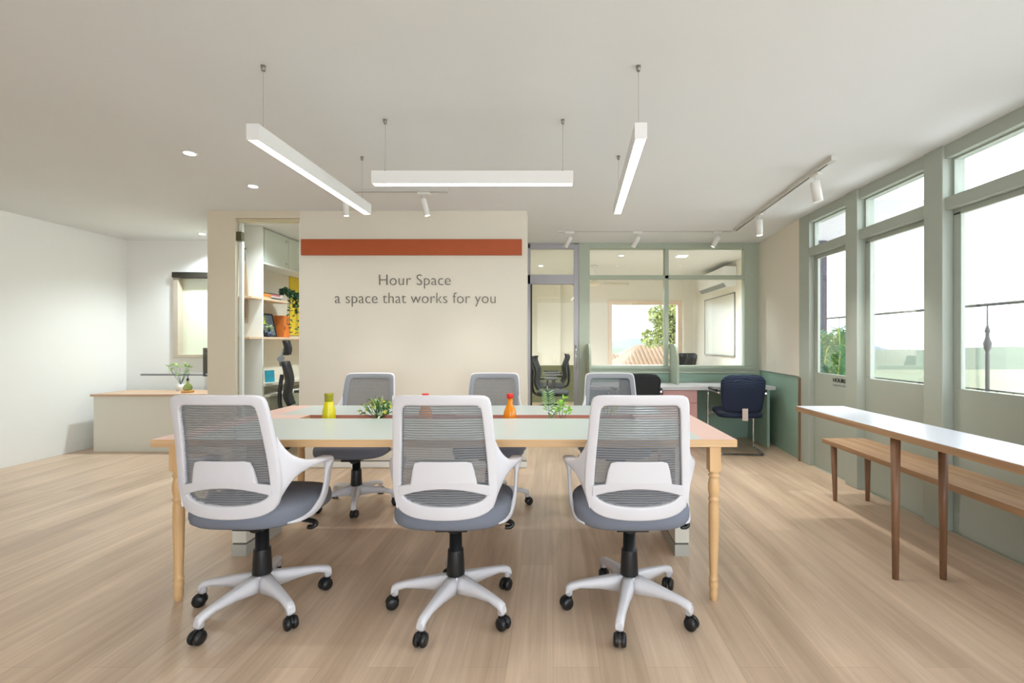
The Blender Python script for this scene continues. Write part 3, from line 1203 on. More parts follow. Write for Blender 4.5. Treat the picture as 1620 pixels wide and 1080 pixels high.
# ================================================================== THINGS ON THE TABLE
def yellow_carafe(x, y):
    t = thing('carafe', 'yellow translucent carafe with an olive lid standing in the table trough', 'carafe', (x, y, TROUGH))
    b = MB()
    b.lathe([(.032, 0), (.037, .004), (.037, .10), (.034, .15), (.025, .19), (.023, .205), (.0215, .205)], 0, 0, 28, cap1=False)
    b.build('body', see_through_mat('yellow_plastic', (228, 214, 10), 0.12, 0.2), t)
    b = MB()
    b.lathe([(.022, .195), (.024, .20), (.0235, .235), (.026, .240), (.026, .247), (.01, .248)], 0, 0, 28)
    b.build('lid', mat('olive_lid', (150, 144, 20), 0.35), t)
yellow_carafe(-1.325, 2.765)

def orange_bottle(x, y, label):
    t = thing('glass_bottle', label, 'bottle', (x, y, TROUGH), 0, 'orange bottles in the table trough')
    b = MB()
    b.lathe([(.030, 0), (.038, .004), (.0395, .05), (.039, .115), (.036, .14), (.026, .165), (.0175, .18), (.0155, .19), (.0155, .222)], 0, 0, 28)
    b.build('body', see_through_mat('amber_orange_glass', (236, 140, 6), 0.15, 0.12), t)
    b = MB()
    b.lathe([(.0165, .218), (.020, .220), (.020, .243), (.018, .246), (.005, .246)], 0, 0, 24)
    b.build('cap', mat('red_cap', (206, 30, 18), 0.35), t)
orange_bottle(-0.255, 2.765, 'orange glass bottle with red cap standing right of the middle near chair')
orange_bottle(-0.755, 2.765, 'orange glass bottle with red cap seen through the mesh of the middle near chair')

def bush(x, y, label, seed=1, sc=1.2):
    t = thing('flower_plant', label, 'plant', (x, y, TROUGH))
    rnd = random.Random(seed)
    b = MB()
    b.lathe([(.028, 0), (.036, .09), (.034, .09), (.01, .088)], 0, 0, 20)
    b.build('pot', M_terra, t)
    lf, fl, st = MB(), MB(), MB()
    for i in range(46):
        a = rnd.uniform(0, 2 * PI)
        el = rnd.uniform(0.15, 1.45)
        r = rnd.uniform(.05, .085) * sc
        d = Vector((math.cos(a) * math.cos(el) * 1.15, math.sin(a) * math.cos(el) * .8, math.sin(el)))
        p = Vector((0, 0, .11)) + d * r
        st.tube([(0, 0, .085), Vector((0, 0, .10)) + d * r * .5, p], .0012, 5)
        for k in range(4):
            dd = (d + Vector((rnd.uniform(-.8, .8), rnd.uniform(-.8, .8), rnd.uniform(-.5, .7)))).normalized()
            mi = 0 if rnd.random() < .55 else 1
            lf.leaf(p - d * .012 * k, p - d * .012 * k + dd * rnd.uniform(.022, .036), .014, (rnd.random(), rnd.random(), 1), mi)
        if el > .55 or i % 4 == 0:
            for k in range(5):
                an = k * 2 * PI / 5
                u = d.orthogonal().normalized()
                v = d.cross(u)
                dd = (u * math.cos(an) + v * math.sin(an)) * .013 + d * .006
                fl.leaf(p, p + dd, .012, d, 0)
    lf.build('foliage', [M_leaf, M_leafp], t)
    fl.build('flowers', mat('yellow_petals', (214, 206, 70), 0.5), t)
    st.build('stems', M_leafd, t)
    return t
bush(-1.035, 2.765, 'small bushy plant with yellow flowers and variegated leaves in the table trough', 4)

def sprig(x, y, label, h, seed, frond=True, material=None):
    t = thing('potted_sprig', label, 'plant', (x, y, TROUGH), 0, None)
    rnd = random.Random(seed)
    b = MB()
    b.lathe([(.022, 0), (.026, .06), (.024, .06), (.008, .058)], 0, 0, 18)
    b.build('pot', M_terra, t)
    st, lf = MB(), MB()
    if frond:
        for lean, hh, n in ((-.01, h, 9), (.05, h * .62, 4)):
            pts = [Vector((lean * k * k, .004 * k, .055 + (hh - .055) * k)) for k in [j / 8 for j in range(9)]]
            pts = [Vector((lean * (j / 8) ** 2 * 1.2, .0, .055 + (hh - .055) * j / 8)) for j in range(9)]
            st.tube(pts, .0018, 6)
            for k in range(n):
                f = .42 + .56 * k / n
                p = Vector((lean * f * f * 1.2, 0, .055 + (hh - .055) * f))
                ll = .052 * (1 - .45 * abs(f - .65)) * (.8 if n < 5 else 1)
                for sg in (-1, 1):
                    lf.leaf(p, p + Vector((sg * ll * .85, rnd.uniform(-.01, .01), ll * .45)), .009, (0, -1, .2), 0)
            lf.leaf(pts[-1], pts[-1] + Vector((0, 0, .03)), .009, (0, -1, 0), 0)
    else:
        for (tx, hh) in ((.012, h), (-.02, h * .8), (.035, h * .72)):
            st.tube([(0, 0, .055), (tx * .5, 0, hh * .6), (tx, 0, hh * .9)], .0018, 6)
            for k in range(9):
                a = rnd.uniform(-.3, PI + .3)
                zz = hh * (.72 + .26 * k / 9)
                p = Vector((tx, 0, zz))
                lf.leaf(p, p + Vector((math.cos(a) * .032, rnd.uniform(-.015, .015), math.sin(a) * .020 + .006)), .011, (0, -1, .3), 0)
    st.build('stem', M_leafd, t)
    lf.build('foliage', material, t)
sprig(-0.022, 2.765, 'feathery sage green frond rising from the table trough', .265, 3, True, M_leafs)
sprig(0.050, 2.765, 'bright lime green leafy sprig next to the feathery frond', .235, 5, False, M_leafl)
sprig(0.315, 2.765, 'small yellow-green sprig peeping over the nearest right chair back', .24, 8, False, M_leafy)

# ================================================================== PARTITION DESK
DZ = 0.69
b = MB()
b.box(0.42, 2.50, 5.25, 5.835, DZ - .04, DZ)
t_desk = thing('wall_desk', 'long grey-white desktop along the glazed partition on green supports', 'desk', (1.46, 5.54, 0))
for v in range(len(b.v)):
    x, y, z = b.v[v]
    b.v[v] = (x - 1.46, y - 5.54, z)
b.build('desktop', mat('grey_white_laminate', (206, 202, 202), 0.4), t_desk, 0.003)
for x in (2.44, 0.44):
    b = MB()
    b.box(x - 1.46 - .015, x - 1.46 + .015, -.24, .28, 0, DZ - .04)
    b.build('side_panel', M_teal, t_desk)
def drawer_unit(x0, x1):
    t = thing('drawer_unit', 'rose pink drawer unit under the desk between the two visitor chairs', 'drawers', ((x0 + x1) / 2, 5.53, 0))
    w_ = (x1 - x0) / 2
    b = MB()
    b.box(-w_, w_, -.23, .27, 0.02, DZ - .041)
    b.box(-w_ + .02, w_ - .02, -.21, .25, 0, 0.02)
    b.build('carcass', M_rose, t)
    for z0, z1 in ((.505, .645), (.265, .500), (.03, .260)):
        b = MB()
        b.box(-w_ + .002, w_ - .002, -.248, -.231, z0, z1)
        b.build('drawer', M_rose, t, 0.002)
drawer_unit(1.24, 1.63)
def divider(x, label):
    t = MB()
    pts = []
    for k in range(13):
        a = PI / 2 * k / 12
        pts.append((5.47 + .16 * (1 - math.sin(a)), .985 + .19 * (1 - math.cos(a))))
    prof = [(5.835, DZ), (5.47, DZ), (5.47, .95)] + [(5.47 + .20 * (1 - math.cos(a)), .95 + .22 * math.sin(a)) for a in [PI / 2 * k / 12 for k in range(1, 13)]] + [(5.835, 1.17)]
    t.hexa([(x - .012, y, z) for y, z in prof], [(x + .012, y, z) for y, z in prof])
    tag(t.build('desk_divider', M_green), label, 'divider', 'green desk dividers')
divider(1.462, 'sage green divider with a rounded corner on the desk, between the two visitor chairs')
divider(0.435, 'sage green divider at the end of the desk beside the glass door')

# ------------------------------------------------------------------ visitor chairs
def visitor_chair(label, fabric):
    t = thing('visitor_chair', label, 'chair', (0, 0, 0), 0, 'mesh cantilever visitor chairs at the desk')
    pl = [(-.21, -.19, .012), (-.225, -.17, .012), (-.245, .20, .012), (-.25, .235, .022), (-.252, .245, .06), (-.252, .225, .60), (-.252, .21, .645), (-.252, .17, .658), (-.25, -.10, .658), (-.235, -.20, .655)]
    pr = [(-x, y, z) for x, y, z in pl]
    full = spline(list(reversed(pl[:1] and pl)), 4) + spline(pr, 4)
    b = MB()
    b.tube(full, .011, 10)
    b.build('tube_frame', M_chrome, t)
    b = MB()
    b.tube([(-.25, .18, .40), (.25, .18, .40)], .009, 8)
    b.tube([(-.25, .23, .35), (-.2, .18, .40), (-.2, -.15, .40)], .008, 8)
    b.tube([(.25, .23, .35), (.2, .18, .40), (.2, -.15, .40)], .008, 8)
    b.build('seat_support', M_chrome, t)
    for sx in (-1, 1):
        b = MB()
        b.box(sx * .252 - .022, sx * .252 + .022, -.13, .19, .668, .690)
        b.build('arm_pad', M_black, t, 0.008)
    # backrest, a thin padded mesh shell
    n, m = 14, 12
    fr, bk = [], []
    for j in range(m + 1):
        v = j / m
        z = .46 + .385 * v
        for i in range(n + 1):
            u = -1 + 2 * i / n
            hw = (.20 + .025 * math.sin(PI * min(v * 1.1, 1) * .5)) * (1 - .10 * max(0, (v - .9) / .1) ** 2) * (1 - .10 * max(0, (.12 - v) / .12) ** 2)
            x = u * hw
            zz = z + .008 * (1 - u * u) * (1 if v > .5 else -1) - .03 * abs(u) ** 8 * (1 if v > .9 else 0)
            y = -.20 - .06 * v + .14 * x * x / .05 * .25
            fr.append((x, y + .012, zz))
            bk.append((x, y - .012, zz))
    b = MB()
    W = n + 1
    N = W * (m + 1)
    fs = []
    for j in range(m):
        for i in range(n):
            a = j * W + i
            fs.append((a, a + W, a + W + 1, a + 1))
            fs.append((N + a, N + a + 1, N + a + W + 1, N + a + W))
    for i in range(n):
        fs.append((i, i + 1, N + i + 1, N + i))
        a = m * W + i
        fs.append((a, N + a, N + a + 1, a + 1))
    for j in range(m):
        a = j * W
        fs.append((a, N + a, N + a + W, a + W))
        a = j * W + n
        fs.append((a, a + W, N + a + W, N + a))
    b.add(fr + bk, fs, 0, True)
    b.build('backrest', fabric, t)
    b = MB()
    rs = []
    for sc, z in ((.85, .410), (.97, .415), (1, .43), (1, .45), (.96, .463), (.8, .470), (.4, .472)):
        rs.append([(.235 * sc * math.copysign(abs(math.cos(a)) ** .5, math.cos(a)), .01 + .22 * sc * math.copysign(abs(math.sin(a)) ** .5, math.sin(a)), z - .02 * (math.sin(a) < 0)) for a in [2 * PI * i / 32 for i in range(32)]])
    b.rings(rs)
    b.build('seat', fabric, t)
    b = MB()
    b.box(-.016, .040, -.246, -.238, .375, .500)
    tg = b.build('hanging_tag', mat('beige_card', (206, 190, 180), 0.7), t)
    return t
vc = visitor_chair('navy blue mesh cantilever chair facing the desk near the cream wall', M_navy)
vc.location = (2.00, 5.09, 0)
vc.rotation_euler = (0, 0, R(-5))
vb = visitor_chair('black mesh cantilever chair facing the desk, half hidden by white chairs', M_bmesh)
vb.location = (0.915, 5.22, 0)
vb.rotation_euler = (0, 0, R(4))

# ================================================================== WINDOW-SIDE TABLE AND BENCH
t = thing('narrow_table', 'narrow white-topped table with oak edge beside the glazed doors', 'table', (1.84, 2.3, 0))
b = MB()
b.box(-.165, .165, -1.1, .93, .715, .748)
b.build('tabletop', M_oak, t, 0.002)
b = MB()
b.box(-.161, .161, -1.096, .926, .748, .750)
b.build('laminate', mat('white_laminate', (232, 234, 242), 0.25), t)
for y in (-.9, .05):
    for x in (-.12, .12):
        b = MB()
        b.cyl((x, y, 0), (x, y + (.0), .715), .014, .022, 14)
        b.build('leg', M_walnut, t)
t = thing('bench', 'low oak bench with tapered splayed legs along the glazed doors', 'bench', (2.24, 2.6, 0))
b = MB()
b.box(-.165, .16, -1.2, 1.01, .415, .45)
b.build('seat', M_oak, t, 0.003)
for y in (-1.05, .91):
    for x in (-.135, .12):
        b = MB()
        b.cyl((x + (.012 if x < 0 else -.0), y, 0), (x, y - (.0 if y > 0 else 0), .416), .014, .022, 14)
        b.build('leg', M_walnut, t)

# ================================================================== SHELF ROOM
root = bpy.data.objects.new('door_20', None)
C.objects.link(root)
root['kind'] = 'structure'
b = MB()
b.box(-3.000, -2.397, 4.442, 4.452, 0.01, 2.325)
b.build('glass', M_glass, root)
b = MB()
b.box(-2.985, -2.398, 4.43, 4.465, 2.327, 2.356)
b.build('head_rail', mat('satin_brass_rail', (214, 204, 170), 0.3, metal=0.3), root)
b = MB()
b.box(-2.999, -2.950, 4.425, 4.47, 2.15, 2.235)
b.build('hinge', mat('bronze_hinge', (92, 88, 60), 0.4, metal=0.5), root)
b = MB()
b.box(-3.001, -2.972, 4.47, 4.50, 0, 2.325)
b.box(-2.408, -2.397, 4.435, 4.48, 0, 2.325)
b.build('jamb_trim', M_white, root)

SXF, SXW = -3.10, -3.35
b = MB()
b.box(SXW + .001, SXF, 4.985, 5.005, 0, H - .002)
tag(b.build('cabinet_side', M_white), 'tall white upright panel dividing the wall shelves', 'panel')
def shelf(y0, y1, z, label, m=M_pale, th=.022):
    b = MB()
    b.box(SXW + .001, SXF + .003, y0, y1, z - th, z)
    tag(b.build('wall_shelf', m, None, 0.002), label, 'shelf', 'shelves on the wall of the shelf room')
shelf(5.006, 6.6, 2.05, 'white topmost wall shelf under the small glass-fronted cabinet', M_white)
shelf(5.006, 5.55, 1.665, 'pale wooden wall shelf carrying the flat books')
shelf(4.80, 4.984, 1.665, 'short pale wooden shelf end sticking out before the white upright')
shelf(5.006, 6.6, 1.245, 'pale wooden wall shelf carrying the leaning black picture')
shelf(4.77, 4.984, 1.245, 'short lower wooden shelf end before the white upright')
t = thing('wall_cabinet', 'small white wall cabinet with frosted glass doors above the top shelf', 'cabinet', (-3.22, 5.65, 2.052))
b = MB()
b.box(-.12, .09, -.60, .7, 0, .37)
b.build('carcass', M_white, t)
for y in (-.60, -.13, .34):
    b = MB()
    b.box(.091, .099, y + .005, y + .46, .005, .365)
    d_ = b.build('door', mat('frosted_glass_door', (226, 234, 224), 0.15), t)
    for z in (.05, .31):
        m = MB()
        m.cyl((.099, y + .42, z), (.106, y + .42, z), .011)
        m.build('hinge', M_alu, d_)
b = MB()
b.box(SXW + .001, SXW + .012, 5.006, 6.6, 0.64, 1.22)
# low desk + cabinets
t = thing('base_cabinet', 'sage base cabinet with dark handles under the wall shelves', 'cabinet', (-3.2, 5.8, 0))
b = MB()
b.box(-.149, .14, -.79, .8, 0.0, .60)
b.build('carcass', mat('sage_cabinet', (156, 156, 132), 0.5), t)
b = MB()
b.box(-.149, .16, -.79, .8, .601, .625)
b.build('counter', mat('pale_counter', (220, 214, 198), 0.4), t)
b = MB()
b.box(-.149, .12, -.79, .8, .715, .745)
b.box(-.149, .10, -.79, -.775, .626, .714)
b.build('upper_counter', mat('pale_counter', (220, 214, 198), 0.4), t)
for y in (-.78, -.375, .03, .43):
    b = MB()
    b.box(.141, .155, y, y + .395, .03, .595)
    d_ = b.build('door', mat('sage_cabinet', (156, 156, 132), 0.5), t, 0.002)
    hy = y + .36 if y in (-.78, .03) else y + .035
    m = MB()
    m.box(.156, .170, hy - .012, hy + .012, .50, .56)
    m.build('handle', M_black, d_)
# books
bk = [((226, 140, 60), .030, 0, .17), ((214, 120, 110), .022, 1, .14), ((228, 206, 190), .018, 1, .16), ((60, 62, 70), .012, 1, .15)]
def book(x, y, z, col, th, ln, wd, label, rz=0):
    t = thing('book', label, 'book', (x, y, z), rz, 'books on the shelf')
    b = MB()
    b.box(-wd / 2, wd / 2, -ln / 2, ln / 2, 0, .002)
    b.box(-wd / 2, wd / 2, -ln / 2, ln / 2, th - .002, th)
    b.box(wd / 2 - .002, wd / 2, -ln / 2, ln / 2, 0, th)
    b.build('cover', mat('cover_%d_%d_%d' % col, col, 0.5), t)
    b = MB()
    b.box(-wd / 2 + .003, wd / 2 - .002, -ln / 2 + .003, ln / 2 - .003, .002, th - .002)
    b.build('pages', mat('paper', (232, 224, 206), 0.8), t)
z0 = 1.666
book(-3.19, 5.09, z0, (222, 176, 120), .022, .15, .14, 'tan book lying flat at the bottom of the shelf stack')
book(-3.19, 5.09, z0 + .0225, (224, 138, 62), .030, .15, .14, 'orange book lying on the tan book')
book(-3.19, 5.09, z0 + .053, (120, 100, 70), .010, .15, .14, 'thin brown book on top of the orange book')
book(-3.18, 5.26, z0, (88, 86, 92), .018, .17, .14, 'dark grey book lying flat at the bottom beside the trailing plant')
book(-3.18, 5.25, z0 + .0185, (232, 214, 206), .018, .17, .14, 'cream book lying on the dark grey book')
book(-3.18, 5.25, z0 + .037, (214, 116, 108), .018, .17, .14, 'coral red book lying on the cream book')
book(-3.18, 5.24, z0 + .0555, (74, 96, 110), .010, .17, .14, 'thin slate blue book on top of the coral book')

def pothos(x, y, z):
    t = thing('trailing_plant', 'dark green trailing plant spilling over the wooden shelf end', 'plant', (x, y, z))
    b = MB()
    b.lathe([(.035, 0), (.045, .07), (.042, .07), (.01, .066)], 0, 0, 20)
    b.build('pot', M_white, t)
    rnd = random.Random(11)
    lf, st = MB(), MB()
    for i in range(13):
        a = rnd.uniform(-.8, 2.2)
        drop = rnd.choice((.12, .2, .32, .42)) if i > 5 else -.06
        p1 = Vector((math.cos(a) * .05, math.sin(a) * .08, .12 + rnd.uniform(0, .04)))
        p2 = Vector((.085 + rnd.uniform(0, .03), math.sin(a) * .12 + .05, .05))
        p3 = p2 + Vector((rnd.uniform(-.01, .03), rnd.uniform(-.04, .05), -drop))
        pts = spline([(0, 0, .07), p1, p2, p3], 5)
        st.tube(pts, .002, 5)
        for k, p in enumerate(pts[2:]):
            for _ in range(2):
                dd = Vector((rnd.uniform(0, 1), rnd.uniform(-1, 1), rnd.uniform(-.6, .6))).normalized()
                lf.leaf(p, p + dd * rnd.uniform(.035, .06), .034, (rnd.uniform(-1, 1), 0, 1), 0)
    st.build('vines', M_leafd, t)
    lf.build('foliage', M_leafd, t)
pothos(-3.20, 5.47, 1.666)
def small_pot(x, y, z, name, label, pot_mat, leaf_mat, seed, h=.12, r=.03):
    t = thing(name, label, 'plant', (x, y, z))
    b = MB()
    b.lathe([(r * .8, 0), (r, r * 1.5), (r * .9, r * 1.5), (r * .3, r * 1.4)], 0, 0, 20)
    b.build('pot', pot_mat, t)
    rnd = random.Random(seed)
    lf, st = MB(), MB()
    for i in range(14):
        a = rnd.uniform(0, 2 * PI)
        q = Vector((math.cos(a) * rnd.uniform(.2, .7), math.sin(a) * rnd.uniform(.2, .7), 1)).normalized() * h * rnd.uniform(.5, 1)
        p = Vector((0, 0, r * 1.4)) + q
        st.tube([(0, 0, r * 1.4), p], .0015, 5)
        for k in range(3):
            dd = Vector((rnd.uniform(-1, 1), rnd.uniform(-1, 1), rnd.uniform(-.3, .8))).normalized()
            lf.leaf(p, p + dd * .045, .026, (0, 0, 1), 0)
    st.build('stem', M_leafd, t)
    lf.build('foliage', leaf_mat, t)
small_pot(-3.19, 5.075, 1.246, 'potted_plant', 'lime leaved plant in a brown pot left of the leaning picture', mat('brown_pot', (96, 66, 48), .6), M_leafy, 21, .17, .035)
small_pot(-3.14, 5.17, 1.246, 'potted_plant', 'low succulent in a dark blue pot in front of the leaning picture', mat('dark_blue_pot', (44, 54, 84), .4), M_leafp, 22, .06, .035)
def leaning_picture():
    t = thing('picture_frame', 'black framed grey-blue picture leaning back on the lower wall shelf', 'picture', (-3.235, 5.31, 1.247), R(0))
    b = MB()
    W_, H_ = .115, .27
    b.box(0, .012, -W_, W_, 0, .018)
    b.box(0, .012, -W_, W_, H_ - .018, H_)
    b.box(0, .012, -W_, -W_ + .014, .018, H_ - .018)
    b.box(0, .012, W_ - .014, W_, .018, H_ - .018)
    b.build('frame', M_black, t)
    m = mat('slate_print', (70, 84, 92), .4, noise=.7, nscale=9)
    b = MB()
    b.box(.003, .007, -W_ + .014, W_ - .014, .018, H_ - .018)
    b.build('print', m, t)
    t.rotation_euler = (0, R(-12), 0)
    t.location = (-3.21, 5.31, 1.249)
leaning_picture()
b = MB()
b.box(-3.30, -3.15, 5.47, 5.60, 1.246, 1.50)
tag(b.build('orange_box', mat('orange_card', (206, 110, 34), .6, noise=.15, nscale=8), None, .003), 'upright orange box file beside the leaning picture on the wall shelf', 'box')
b = MB()
b.box(-.008, .008, -.05, .05, 0, .13)
tag(b.build('turquoise_card', mat('turquoise_card', (30, 140, 160), .5, noise=.2, nscale=20), None, 0, loc=(-3.16, 5.22, .746), rot=(0, R(-5), R(-28))), 'turquoise card propped upright on the low counter under the shelves', 'card')
b = MB()
b.box(-3.14, -3.13, 5.44, 5.452, .746, .95)
tag(b.build('wooden_ruler', M_oak), 'thin upright wooden stick standing on the low counter', 'stick')

# hanging on the upright
t = thing('wall_hanging', 'pale beige rope hanging on a hook behind the frameless glass door', 'hanging', (-3.27, 4.975, 1.37))
b = MB()
for k in range(7):
    x = -.024 + .008 * k
    b.tube(spline([(0, 0, .68), (x * .6, -.004, .5), (x, -.004, .25), (x * .8, -.003, .02 + .03 * (k % 3))], 4), .0042, 6)
b.build('rope', mat('beige_rope', (190, 166, 138), .9), t)
b = MB()
b.tube(spline([(0, .008, .82), (0, -.02, .80), (.004, -.02, .74), (0, -.006, .68)], 4), .004, 8)
b.build('hook', mat('bronze_hinge', (92, 88, 60), 0.4), t)

# headrest chair in the shelf room (seen from the side)
def task_chair(label, loc, rz, headrest=True, name='task_chair', group=None, sc=1.0):
    t = thing(name, label, 'chair', loc, rz, group)
    def shell(prof, hw, th, curve=.05, n=10):
        b = MB()
        rs_f, rs_b = [], []
        P = spline([(0, y, z) for y, z in prof], 4)
        m = len(P)
        vs = []
        for off in (0, th):
            for j, p in enumerate(P):
                v = j / (m - 1)
                w_ = hw * (1 - .25 * abs(2 * v - 1) ** 4)
                for i in range(n + 1):
                    u = -1 + 2 * i / n
                    vs.append((u * w_, p.y + curve * u * u - off, p.z))
        W_ = n + 1
        N = W_ * m
        fs = []
        for j in range(m - 1):
            for i in range(n):
                a = j * W_ + i
                fs += [(a, a + 1, a + W_ + 1, a + W_), (N + a, N + a + W_, N + a + W_ + 1, N + a + 1)]
            a = j * W_
            fs.append((a, a + W_, N + a + W_, N + a))
            a += n
            fs.append((a, N + a, N + a + W_, a + W_))
        for i in range(n):
            fs.append((i, N + i, N + i + 1, i + 1))
            a = (m - 1) * W_ + i
            fs.append((a, a + 1, N + a + 1, N + a))
        b.add(vs, fs, 0, True)
        return b
    shell([(-.20, .50), (-.24, .62), (-.22, .78), (-.26, .98)] if headrest else [(-.20, .50), (-.25, .62), (-.24, .78), (-.29, .93), (-.27, .99)], .21, .022).build('backrest', M_bmesh, t)
    b = MB()
    b.tube(spline([(0, -.12, .40), (0, -.27, .46), (0, -.29, .65), (0, -.27, .84)], 4), .020, 10)
    b.build('spine', M_black, t)
    if headrest:
        shell([(-.235, 1.05), (-.225, 1.12), (-.245, 1.21)], .13, .025, .04).build('headrest', M_bmesh, t)
        b = MB()
        b.cyl((-.05, -.28, 1.01), (.05, -.28, 1.01), .032)
        b.tube([(0, -.28, .93), (0, -.29, 1.0), (0, -.25, 1.12)], .013, 8)
        b.build('headrest_joint', M_trim, t)
    b = MB()
    rs = []
    for s_, z in ((.8, .42), (.97, .425), (1, .45), (.97, .475), (.8, .49), (.3, .49)):
        rs.append([(.235 * s_ * math.copysign(abs(math.cos(a)) ** .6, math.cos(a)), .02 + .23 * s_ * math.copysign(abs(math.sin(a)) ** .6, math.sin(a)), z) for a in [2 * PI * i / 32 for i in range(32)]])
    b.rings(rs)
    b.build('seat', M_bmesh, t)
    for sx in (-1, 1):
        b = MB()
        b.tube(spline([(sx * .22, -.05, .43), (sx * .265, -.03, .50), (sx * .27, -.02, .66)], 4), .014, 8)
        b.box(sx * .27 - .035, sx * .27 + .035, -.13, .13, .665, .69)
        b.build('armrest', M_black, t, .004)
    b = MB()
    b.lathe([(.036, .15), (.034, .26), (.026, .262), (.025, .42)], 0, 0, 20)
    b.build('gas_column', M_black, t)
    star_base(t, M_black, R(20))
    return t
task_chair('black high-backed office chair with headrest in the shelf room', (-2.68, 5.16, 0), R(-66), True, 'executive_chair')
G = 'black chairs in the meeting room'
mc = task_chair('black meeting room chair behind the glass door, standing left', (-0.02, 6.80, 0), R(-98), False, 'meeting_chair', G)
dup(mc, (-0.02, 7.95, 0), R(94), 'black meeting room chair behind the glass door, standing right near the stile')
dup(mc, (2.14, 8.1, 0), R(55), 'black meeting room chair partly hidden by the green desk divider')
dup(mc, (2.36, 8.75, 0), R(20), 'black meeting room chair seen just right of the green desk divider')

# ================================================================== MEETING ROOM FITTINGS
t = thing('air_conditioner', 'white split air conditioner high on the meeting room side wall', 'air conditioner', (2.80, 7.85, 2.05))
b = MB()
prof = [(-.001, 0), (-.15, .0), (-.20, .06), (-.215, .12), (-.21, .28), (-.19, .30), (-.001, .30)]
b.hexa([(x, -.72, z) for x, z in prof], [(x, .50, z) for x, z in prof])
b.build('casing', mat('white_casing', (240, 240, 238), .35), t, .006)
b = MB()
b.hexa([(x, -.68, z) for x, z in ((-.152, -.006), (-.196, .045), (-.201, .042), (-.156, -.012))], [(x, .46, z) for x, z in ((-.152, -.006), (-.196, .045), (-.201, .042), (-.156, -.012))])
b.build('louvre', M_trim, t)
t = thing('whiteboard', 'pale writing board with thin grey frame on the meeting room side wall', 'whiteboard', (2.799, 7.88, .97))
b = MB()
b.box(-.012, -.001, -.68, .70, .01, .97)
b.build('panel', mat('pale_board', (214, 210, 190), .35), t)
b = MB()
for a in ((-.70, -.68, 0, .98), (.70, .72, 0, .98), (-.70, .72, -.01, .01), (-.70, .72, .97, .99)):
    b.box(-.018, -.001, *a)
b.build('frame', mat('grey_metal', (150, 148, 140), 0.4, metal=0.5), t)
t = thing('ceiling_fan', 'cream ceiling fan on a short rod in the meeting room', 'fan', (0.67, 7.6, H))
b = MB()
b.cyl((0, 0, -.25), (0, 0, -.04), .012)
b.lathe([(.055, -.03), (.05, -.001)], 0, 0, 20)
b.lathe([(.02, -.06), (.05, -.03)], 0, 0, 20)
b.build('rod', M_white, t)
b = MB()
b.lathe([(.03, -.335), (.09, -.32), (.10, -.28), (.08, -.25), (.02, -.235)], 0, 0, 28)
b.build('motor', mat('cream_enamel', (226, 216, 196), .4), t)
for k in range(3):
    a = R(3) + k * 2 * PI / 3
    b = MB()
    b.box(.08, .20, -.015, .015, -.292, -.286)
    b.hexa([(.16, -.050, -.312), (.56, -.060, -.316), (.56, .060, -.262), (.16, .050, -.266)], [(.16, -.050, -.306), (.56, -.060, -.310), (.56, .060, -.256), (.16, .050, -.260)])
    b.build('blade', mat('cream_enamel', (226, 216, 196), .4), t, 0, rot=(0, 0, a))

# ================================================================== FAR LEFT BAY
t = thing('side_counter', 'wooden-topped white counter under the far left window', 'counter', (-4.3, 5.25, 0))
b = MB()
b.box(-.7, .80, -.16, .30, 0, .60)
b.build('carcass', mat('white_panel', (226, 222, 208), 0.5), t)
b = MB()
b.box(-.72, .82, -.18, .30, .60, .625)
b.build('worktop', wood_mat('reddish_worktop', (190, 158, 130), (208, 178, 150), .5, 1, 'X'), t)
t = thing('diffuser_bottle', 'small green glass bottle with stopper on a round wooden coaster', 'bottle', (-4.10, 5.25, .626))
b = MB()
b.lathe([(.060, 0), (.062, .02), (.05, .024)], 0, 0, 24)
b.build('coaster', wood_mat('amber_wood', (190, 130, 60), (206, 150, 80), .5, 1, 'X'), t)
b = MB()
b.lathe([(.03, .025), (.042, .03), (.044, .06), (.032, .085), (.013, .10), (.012, .13)], 0, 0, 24)
b.build('body', see_through_mat('green_glass', (140, 160, 60), .35, .15), t)
b = MB()
b.lathe([(.009, .13), (.013, .14), (.013, .155), (.005, .16)], 0, 0, 14)
b.cyl((0, 0, .155), (0, 0, .20), .004)
b.build('stopper', M_black, t)
t = thing('metal_rack', 'grey metal rail and wall rack below the far left window', 'rack', (-4.2, 5.62, .80))
b = MB()
b.tube([(-.75, 0, 0), (.30, 0, 0)], .012, 8)
b.tube([(-.75, .06, 0), (-.75, 0, 0)], .008, 8)
b.build('rail', M_trim, t)
b = MB()
for x in (.02, .29):
    b.box(x - .012, x + .012, -.02, .02, -.02, .32)
for z in (0.0, .28):
    b.box(.02, .29, -.008, .008, z - .008, z + .008)
b.build('rack_frame', mat('dark_grey_metal', (96, 92, 84), .4, metal=.5), t)
small_pot(-4.50, 5.50, .66, 'potted_plant', 'small bright green plant at the far left window', M_white, M_leafl, 31, .26, .05)
for o in bpy.data.objects:
    if o.get('label') == 'small bright green plant at the far left window':
        o.location = (-4.33, 5.44, .626)

